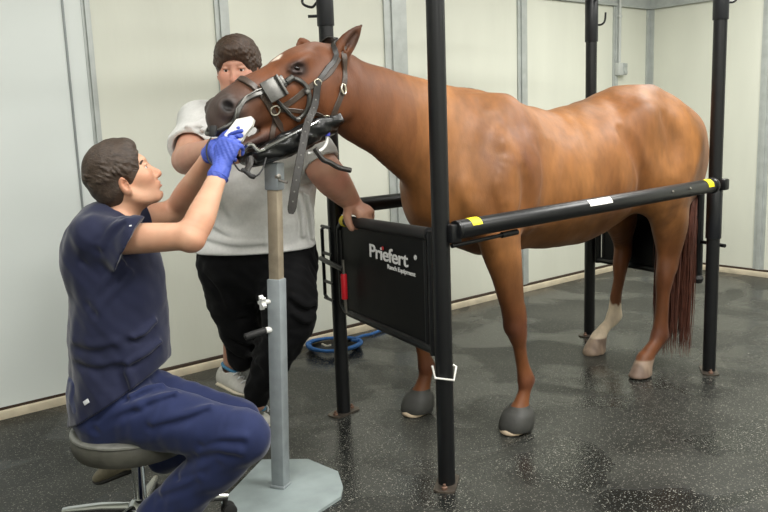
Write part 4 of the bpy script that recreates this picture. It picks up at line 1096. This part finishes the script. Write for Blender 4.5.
# scrub top
T = Field(V(.55, 2.15, .35), V(1.45, 3.15, 1.25), .0048)
cst = [W(120, 425, 2.73), W(120, 398, 2.73), W(121, 350, 2.73), W(119, 300, 2.73), W(113, 262, 2.735), W(109, 237, 2.75), W(114, 222, 2.75)]
T.sweep([(cst[0], .226, .166), (cst[1], .219, .168), (cst[2], .207, .168), (cst[3], .205, .160), (cst[4], .20, .155), (cst[5], .18, .125), (cst[6]+V(0, 0, -.005), .125, .075)], lf, .03, 6)
for s_, e_, c_, cc_ in ((rs, re, .44, .30), (ls, le, .46, .40)):
    SLV = Field(T.lo, T.lo+(T.n-1)*T.h, T.h); SLV.n = T.n.copy(); SLV.D = np.full(T.D.shape, .2, np.float32); SLV.ax = T.ax
    SLV.sweep([(s_-nrm(e_-s_)*.03, .078, .080), (s_+(e_-s_)*.18+V(0, 0, -.010), .080, .090), (s_+(e_-s_)*c_+V(0, 0, -.045)-lf*(.03 if cc_ < .35 else 0), .082, .122)], None, .05, 4)
    SLV.sweep([(s_+V(0, 0, .0)-fw_*.02, .07, .07), (cst[5]+V(0, 0, -.01), .10, .08)], None, .05, 4)
    t = nrm(RT*45-UP*24) if cc_ < .35 else nrm(e_-s_)
    vr = nrm(ray(120, 245)); t = nrm(t-vr*(t @ vr)) if cc_ < .35 else t; x, y, z = T.grid((slice(None),)*3); p = s_+(e_-s_)*cc_
    SLV.D = np.maximum(SLV.D, ((x-p[0])*t[0]+(y-p[1])*t[1]+(z-p[2])*t[2]).astype(np.float32))
    ta = nrm(e_-s_); SLV.cone(p+ta*.05, p+ta*.17, .054, .064, .0, 's')
    T.comb((slice(None),)*3, SLV.D, .03)
T.ell(W(93, 258, 2.64), (.10, .10, .12), None, .06)            # rounded upper back
# folds
rnd = random.Random(5)
def fold(F, pts, r, k=.02, op='u'):
    P = [(p, r, r) for p in pts]; P[0] = (pts[0], r*.4, r*.4); P[-1] = (pts[-1], r*.4, r*.4); F.sweep(P, None, k, 4, op)
def wrink(F, seed, f, a): F.disp(wob(seed, f, a))
wrink(T, 51, 9, .005); wrink(T, 52, 20, .002)
T.folds([[(119, 268), (102, 285), (88, 304)], [(126, 276), (112, 293), (95, 313)], [(112, 230), (98, 247), (84, 262)], [(122, 224), (108, 236), (98, 250)], [(72, 345), (92, 350), (112, 346)], [(74, 362), (95, 368), (112, 364)], [(121, 371), (126, 382), (129, 394)], [(158, 345), (140, 358), (124, 366)], [(152, 325), (140, 336), (130, 341)]], .007, .03, .001)
T.D = np.asarray(T.D, np.float32)
# hem, sleeve ends and neckline
T.plane(W(127, 391, 2.60), RT*58-UP*87+FW*14, .004)
T.sweep([(nk+V(0, 0, -.035)+fw_*.01, .062, .062), (nk+V(0, 0, .06)+fw_*.03, .085, .085)], lf, .006, 3, 's')
T.sweep([(nk+V(0, 0, .03)+fw_*.04, .05, .05), (nk+V(0, 0, -.07)+fw_*.11, .03, .03)], lf, .006, 3, 's')
top = T.mesh('scrub_top', M['navy'], vm, 2); del T
# collar band
cb = MB(); cc = nk+V(0, 0, -.030)+fw_*.012; 
cb.ribbon([cc+fw_*(.068*math.cos(a))+lf*(.068*math.sin(a))+V(0, 0, -.020*math.cos(a)) for a in np.linspace(.7, 2*PI-.7, 30)], [nrm(fw_*math.cos(a)+lf*math.sin(a)+V(0, 0, .6)) for a in np.linspace(.7, 2*PI-.7, 30)], .022, .004)
cb.build('collar', M['navy'], top)
# trousers
Q = Field(V(.55, 1.95, .03), V(1.50, 3.05, .78), .0048)
Q.sweep([(hip+V(0, 0, .06), .175, .14), (hip+V(0, 0, -.02), .185, .15), (hip+V(0, 0, -.07)+fw_*.02, .175, .13)], lf, .03, 4)
Q.sweep([(rh+V(0, 0, -.02)+fw_*.01, .105, .11), (rh+(rk-rh)*.35+V(0, 0, .005), .10, .108), (rh+(rk-rh)*.75, .084, .092), (rk, .070, .076)], None, .05, 5)
Q.sweep([(lh+V(0, 0, -.02)+fw_*.01, .105, .11), (lh+(lk-lh)*.35+V(0, 0, .005), .10, .105), (lh+(lk-lh)*.75, .082, .088), (lk, .068, .074)], None, .05, 5)
Q.sweep([(rk, .070, .074), (rk+(ra_-rk)*.25, .074, .080), (rk+(ra_-rk)*.6, .075, .080), (ra_+V(0, 0, .0), .078, .082)], None, .03, 5)
Q.sweep([(lk, .066, .072), (lk+(la_-lk)*.3, .070, .075), (la_+(lk-la_)*.08, .062, .066)], None, .03, 5)
wrink(Q, 61, 11, .004); wrink(Q, 62, 28, .0018)
Q.folds([[(127, 400), (142, 392), (158, 388)], [(134, 410), (152, 402), (172, 396)], [(150, 427), (180, 419), (206, 410)], [(202, 446), (220, 441), (241, 441)], [(196, 456), (215, 453), (236, 456)], [(180, 479), (200, 471), (216, 462)], [(160, 496), (178, 489), (196, 481)], [(96, 430), (112, 418), (135, 409)]], .008, .03, .001)
Q.plane(hip+V(0, 0, .10), V(0, 0, 1), .01)
tr = Q.mesh('scrub_trousers', M['navy_trouser'], vm, 2); del Q
TB = bvh(tr)
def cast_on(tree, px, py):
    d = ray(px, py); r = tree.ray_cast(Vector(CAM), Vector(nrm(d))); return (np.array(r[0]), np.array(r[1])) if r[0] is not None else None
def patch(tree, px, py, wx, wy, ang, m, parent, name):
    h_ = cast_on(tree, px, py)
    if h_ is None: return
    s_, n_ = h_; ux = nrm(RT*math.cos(ang)+UP*math.sin(ang)); ux = nrm(ux-n_*(ux @ n_)); uy = np.cross(n_, ux)
    MB().box(s_+n_*.001, (wx, wy, .003), np.stack([ux, uy, n_], 1), .001).build(name, m, parent)
patch(bvh(top), 86.5, 402, .024, .014, .5, M['label'], top, 'hem_label')
patch(TB, 86.5, 402.5, .024, .014, .5, M['label'], tr, 'pocket_label')
patch(bvh(top), 130.5, 226, .008, .005, .3, M['label'], top, 'sleeve_tag')
# boots: right one flat on the floor, left one tucked back on its toe
shoe(vm, V(ra_[0]-.055, ra_[1]+.02, .0), V(ra_[0]+.20, ra_[1]-.07, .0), V(0, 0, 1), (M['shoe_tan'], M['shoe_dark'], M['shoe_dark'], M['lace']), .05, 'boot', False)
lt = W(97, 487, 3.12)
shoe(vm, W(138, 470, 2.90), W(99, 484, 3.02), nrm(V(.15, -.55, .8)), (M['shoe_tan'], M['shoe_dark'], M['shoe_dark'], M['lace']), .05, 'boot', False)

# ------------------------------------------------------------------ the standing man in the grey t-shirt
sm = empty('person', (1.78, 3.2, 0), 'standing man in grey t-shirt and black trousers leaning on the gate behind the horse head', 'person')
hipS = W(256, 246, 3.62); nkS = W(248, 104, 3.48)
facing = nrm(V(-.50, -.86, 0)); lfS = V(.86, -.50, 0)           # his left is to the right of the picture
lsS, rsS = W(302, 132, 3.47), W(199, 128, 3.50)
leS, lwS = W(324, 170, 3.42), W(352, 203, 3.63)
reS, rwS = W(186, 161, 3.25), W(213, 148, 2.96)
headc = W(237.5, 69, 3.40); hfS = nrm(-ray(237, 67)*1.0-RT*.20+V(0, 0, -.02)); RS = frame(hfS)
laS, raS = W(257, 394, 3.72), W(232, 371, 3.86)
lkS, rkS = W(288, 322, 3.54), W(238, 318, 3.72)
B = Field(V(1.2, 2.6, .0), V(2.35, 3.75, 1.92), .0047)
q = head(B, headc, RS, 1.03, 1.0)
mid1 = hipS+(nkS-hipS)*.35; mid2 = hipS+(nkS-hipS)*.72
B.sweep([(hipS, .18, .13), (mid1, .19, .14), (mid2, .20, .13), (nkS-V(0, 0, .05), .16, .09)], lfS, .03, 4)
B.sweep([(nkS-V(0, 0, .07), .085, .075), (nkS, .068, .068), (headc+RS @ V(-.02, 0, -.08), .06, .06)], lfS, .03, 4)
arm(B, lsS, leS, lwS, (.078, .075, .070, .076, .062, .042)); arm(B, rsS, reS, rwS, (.066, .062, .056, .060, .048, .036))
# left fist closed over the padded top of the gate
gd = u*-1.0; gp = A+u*(L-.165)+zz*.985
hd_ = nrm(V(.48, -.75, -.05)); lwS2 = W(351, 202, 3.625)
hand(B, lwS2, nrm(W(363, 209, 3.585)-lwS2+V(0, 0, -.01)), nrm(V(-.1, -.35, .95)), -1, (.8, 1.0, .7),   .0115, s=1.22, th=(.5, .7))
hand(B, rwS, nrm(V(.35, -.55, .15)), nrm(V(-.6, -.2, .5)), -1, (.25, .35, .2), .0095, s=1.02)
for a, b, c in ((hipS+lfS*.1, lkS, laS), (hipS-lfS*.1, rkS, raS)):
    B.sweep([(a, .10, .10), (b, .065, .065)], None, .03, 3); B.sweep([(b, .062, .062), (b+(c-b)*.3, .06, .06), (c, .040, .042), (c-V(0, 0, .05), .035, .04)], None, .03, 3)
B.mesh('body', M['skin'], sm, 2, skincol(lin(202, 154, 130), lin(198, 136, 116), q, RS, headc)); del B
eyes(q, RS, sm, 1.03)
hairpiece(headc, RS, 'hair', M['hair_stand'], sm, 1, 1.06, 8, 1.10, -.045, .0034)
T = Field(V(1.2, 2.6, .70), V(2.2, 3.7, 1.62), .0055)
T.sweep([(W(253, 268, 3.60), .275, .20), (W(256, 235, 3.60), .27, .20), (W(257, 200, 3.57), .262, .195), (W(256, 160, 3.53), .255, .18), (W(253, 132, 3.50), .225, .135), (W(248, 116, 3.49), .15, .085)], lfS, .03, 6)
for s_, e_, c_ in ((lsS, leS, .98), (rsS, reS, .72)):
    T.sweep([(s_-nrm(e_-s_)*.02, .098, .098), (s_+(e_-s_)*.35, .092, .094), (s_+(e_-s_)*(c_+.1), .086, .090)], None, .06, 4)
    T.sweep([(s_+V(0, 0, .015), .08, .075), (nkS-V(0, 0, .05), .09, .07)], None, .06, 4)
wrink(T, 71, 10, .005); wrink(T, 72, 22, .0025)
T.folds([[(206, 224), (230, 237), (262, 238)], [(204, 240), (232, 246), (262, 245)], [(178, 141), (194, 136), (208, 128)], [(183, 129), (196, 125), (207, 118)], [(176, 151), (190, 147), (203, 143)], [(305, 196), (309, 220), (311, 240)], [(294, 190), (300, 215), (301, 238)], [(212, 170), (216, 195), (226, 215)]], .011, .035)
T.plane(W(250, 250, 3.55), V(0, 0, -1), .006)
for s_, e_, c_ in ((lsS, leS, .86), (rsS, reS, .66)):
    t = nrm(e_-s_); x, y, z = T.grid((slice(None),)*3); p = s_+(e_-s_)*c_
    d = ((x-p[0])*t[0]+(y-p[1])*t[1]+(z-p[2])*t[2]); rad = np.sqrt((x-p[0])**2+(y-p[1])**2+(z-p[2])**2)
    T.D = np.maximum(T.D, np.minimum(d, .15-rad).astype(np.float32)); T.cone(p-t*.05, p+t*.06, .070, .082, 0, 's')
T.sweep([(nkS+V(0, 0, -.03), .075, .075), (nkS+V(0, 0, .07), .10, .10)], lfS, .006, 3, 's')
T.mesh('t_shirt', M['tshirt'], sm, 2); del T
Q = Field(V(1.2, 2.6, .0), V(2.3, 3.75, 1.0), .0058)
Q.sweep([(hipS+V(0, 0, .06), .25, .175), (hipS+V(0, 0, -.04), .265, .185), (hipS+V(0, 0, -.12), .24, .15)], lfS, .03, 4)
Q.sweep([(hipS+lfS*.12+V(0, 0, -.04), .14, .15), (W(287, 288, 3.56), .135, .14), (lkS, .115, .12), (W(272, 358, 3.62), .085, .095), (laS+V(0, 0, .0), .062, .066)], None, .04, 5)
Q.sweep([(hipS-lfS*.12+V(0, 0, -.04), .135, .15), (W(231, 284, 3.66), .135, .14), (rkS, .105, .11), (W(242, 345, 3.78), .078, .088), (raS+V(.03, -.03, .06), .06, .064)], None, .04, 5)
wrink(Q, 81, 11, .005); wrink(Q, 82, 26, .0025)
Q.folds([[(230, 338), (245, 345), (258, 343)], [(228, 350), (243, 358), (262, 352)], [(262, 300), (252, 312), (238, 318)], [(290, 300), (302, 308), (313, 306)], [(292, 318), (304, 324), (312, 318)], [(205, 275), (218, 290), (224, 306)]], .012, .03)
Q.plane(hipS+V(0, 0, .12), V(0, 0, 1), .01)
Q.mesh('trousers', M['black_cloth'], sm, 2); del Q
# trainers
lt_ = onz(271, 424); shoe(sm, V(laS[0]-.035, laS[1]+.055, 0), V(lt_[0]+.01, lt_[1]-.02, 0), V(0, 0, 1), (M['shoe_pale'], M['shoe_sole'], M['shoe_blue'], M['lace']), .05, 'sneaker')
h0 = raS+V(-.075, .035, -.055); t0 = W(252, 400, 3.76); t0[2] = max(t0[2], .012)
shoe(sm, h0, t0, nrm(V(.35, -.2, .9)), (M['shoe_pale'], M['shoe_sole'], M['shoe_blue'], M['lace']), .052, 'sneaker')
# ================================================================== stool
M['vinyl'] = mat('worn dark grey vinyl', srgb(74, 73, 66), .55, var=.25, vscale=22, bump=.35, bscale=45, rvar=.12)
M['vinyl_rim'] = mat('worn pale rim', srgb(120, 120, 114), .4, .2, var=.2, vscale=40)
sc = V(.96, 2.59, 0)
stl = empty('stool', sc, 'round dark grey vinyl stool with chrome base under the man in navy scrubs', 'stool')
MB().lathe(sc+V(0, 0, .338), [(.001, .0), (.180, .0), (.197, .007), (.207, .024), (.209, .046), (.208, .064), (.203, .074)], 60).build('seat', M['vinyl'], stl)
MB().lathe(sc+V(0, 0, .411), [(.206, 0), (.209, .003), (.208, .009), (.202, .014), (.17, .019), (.001, .021)], 60).build('seat_rim', M['vinyl_rim'], stl)
MB().cyl(sc+V(0, 0, .10), sc+V(0, 0, .345), .022, 24).build('column', M['chrome'], stl)
MB().lathe(sc+V(0, 0, .085), [(.001, 0), (.045, 0), (.05, .01), (.045, .04), (.032, .06), (.026, .065)], 30).build('hub', M['chrome'], stl)
for k in range(5):
    a = math.radians(202+72*k); d = V(math.cos(a), math.sin(a), 0)
    lg = MB(); lg.tube([sc+d*.03+V(0, 0, .115), sc+d*.15+V(0, 0, .105), sc+d*.28+V(0, 0, .085), sc+d*.305+V(0, 0, .080)], [.022, .019, .015, .013], 12); lo = lg.build('leg', M['chrome'], stl)
    cs_ = MB(); e = sc+d*.295; w_ = np.cross(d, V(0, 0, 1))
    cs_.cyl(e+V(0, 0, .07), e+V(0, 0, .045), .010); cs_.cyl(e+d*.012+w_*.008+V(0, 0, .027), e+d*.012+w_*.022+V(0, 0, .027), .027, 20, bev=.004); cs_.cyl(e+d*.012-w_*.008+V(0, 0, .027), e+d*.012-w_*.022+V(0, 0, .027), .027, 20, bev=.004)
    cs_.box(e+d*.008+V(0, 0, .042), (.022, .022, .026), None, .004)
    cs_.build('caster', M['black_rubber'], lo)

# ================================================================== blue lead rope heaped by the wall
M['rope'] = mat('blue rope', srgb(44, 96, 158), .75, var=.25, vscale=40, bump=.5, bscale=120)
M['rope_tip'] = mat('pale rope end', srgb(196, 190, 176), .7)
rp = empty('rope', onz(340, 342), 'blue lead rope lying in loose coils on the floor by the back wall', 'rope')
cR = onz(334, 343); e1 = onz(306, 346)-cR; ax_ = nrm(V(.9, -.05, 0)); ay_ = V(-.2, .55, 0); ay_ = nrm(V(.35, 1, 0))
P = []
for i in range(150):
    a = i*2*PI/30; k_ = i/150
    P.append(onz(333+26*math.cos(a)*(1+.1*math.sin(3*a*.37)), 343.5+6.5*math.sin(a)*(1+.15*math.sin(i*.21))-1.5*math.cos(a), .012+.02*abs(math.sin(i*.13))+.02*k_))
P += [onz(352, 340, .03), onz(362, 336, .015), onz(370, 334.5, .012), onz(378, 331.5, .012), onz(388, 328, .012)]
MB().tube(spline(P, 2), .0105, 10).build('coil', M['rope'], rp)
q1 = [onz(352, 347, .012), onz(357, 344, .012), onz(357, 340.5, .012), onz(351, 340, .014), onz(345, 343, .016)]
MB().tube(spline(q1, 6), .009, 10).build('loop_end', M['black_rubber'], rp)
q2 = [onz(322, 344, .03), onz(327, 346, .03), onz(331, 345, .034)]
MB().tube(spline(q2, 5), .007, 8).build('frayed_end', M['rope_tip'], rp)

# ================================================================== tool in the mouth and its cable
M['tool'] = mat('white tool plastic', srgb(232, 230, 222), .35)
M['edge_shade'] = mat('grey tool edge shade', srgb(176, 184, 180), .4)
M['dark_line'] = mat('dark seam', srgb(48, 44, 48), .5)
tb, tt = W(236, 138, 2.60), W(252, 122, 2.66)
td = nrm(tt-tb); tnr = nrm(-FW+RT*.1); tw = np.cross(tnr, td)
tl_ = empty('dental_tool', tb, 'white wedge shaped dental tool held in the horse mouth by blue gloved fingers', 'dental tool')
def plate(pp, d, th, name, m):
    c = [W(a, b, d) for a, b in pp]; o = c[0]; ux = nrm(RT); uy = nrm(UP)
    out = [((p-o) @ ux, (p-o) @ uy) for p in c]; MB().prism(out, o+FW*th*0, ux, uy, th).build(name, m, tl_, False)
plate([(226, 136), (238, 120.6), (252.6, 117.6), (255.4, 120.6), (253.6, 127), (247.2, 135), (243, 142), (240, 143.5), (230, 146)], 2.725, .03, 'blade', M['tool'])
plate([(233, 139), (251.5, 121), (252.6, 121.8), (234.2, 140.2)], 2.722, .002, 'seam_line', M['dark_line'])
plate([(237, 141), (248, 128), (253.6, 122), (253.6, 127), (247.2, 135), (242.6, 142)], 2.723, .0015, 'shaded_edge', M['edge_shade'])  # shade along the wedge's edge, put in as a thin grey sheet
cab = [W(232, 160, 2.62), W(239, 170, 2.60), W(246, 171.5, 2.60), W(252, 176, 2.60), W(258, 175, 2.60), W(263, 168, 2.62), W(266, 158, 2.66)]
cbo = empty('cable', cab[2], 'thin black cable with inline plug hanging below the chin cradle', 'cable')
MB().tube(spline(cab, 8), .0028, 8).build('wire', M['black_rubber'], cbo)
MB().tube(spline([W(241, 169.5, 2.60), W(246, 171.5, 2.60), W(251, 176, 2.60), W(255.5, 177, 2.60)], 5), [.003]+[.008]*14+[.003], 10).build('plug', M['black_rubber'], cbo)
MB().tube(spline([W(246, 172, 2.60), W(250, 164, 2.63), W(250.5, 158, 2.66)], 5), .0105, 8).build('hanger', M['black_leather'], cbo)
cord = [W(213, 166, 2.58), W(208.5, 160, 2.60), W(206.5, 152, 2.62), W(207.5, 144, 2.64), W(211, 138, 2.66)]
tag(MB().tube(spline(cord, 8), .003, 8).build('wrist_cord', M['black_rubber']), 'thin black cord looped in front of the blue gloved hand', 'cord')

# labels for parts that look different from the rest of their thing
PART_LABELS = {'latch_grip': 'red latch grip', 'wire_clip': 'white bent wire clip', 'star_knob': 'white star knob', 'bell_boot': 'grey rubber bell boot', 'blue_barrel': 'blue snap body', 'white_cord': 'white cord',
    'logo_dot': 'red dot over the letter i', 'bright_rail': 'bright steel rail', 'frayed_end': 'pale frayed rope end', 'inner_post': 'rusty tan inner tube', 'lining': 'blue shoe lining', 'chin_cradle': 'black padded chin cradle', 'glove': 'blue glove'}
for o in bpy.data.objects:
    if o.parent is None: continue
    b_ = o.name.split('.')[0]
    if b_ in PART_LABELS and not ('boot' in o.parent.name): o['label'] = PART_LABELS[b_]
    elif b_ == 'sticker': o['label'] = 'yellow sticker' if o.data.materials[0] == M['sticker'] else 'white sticker'
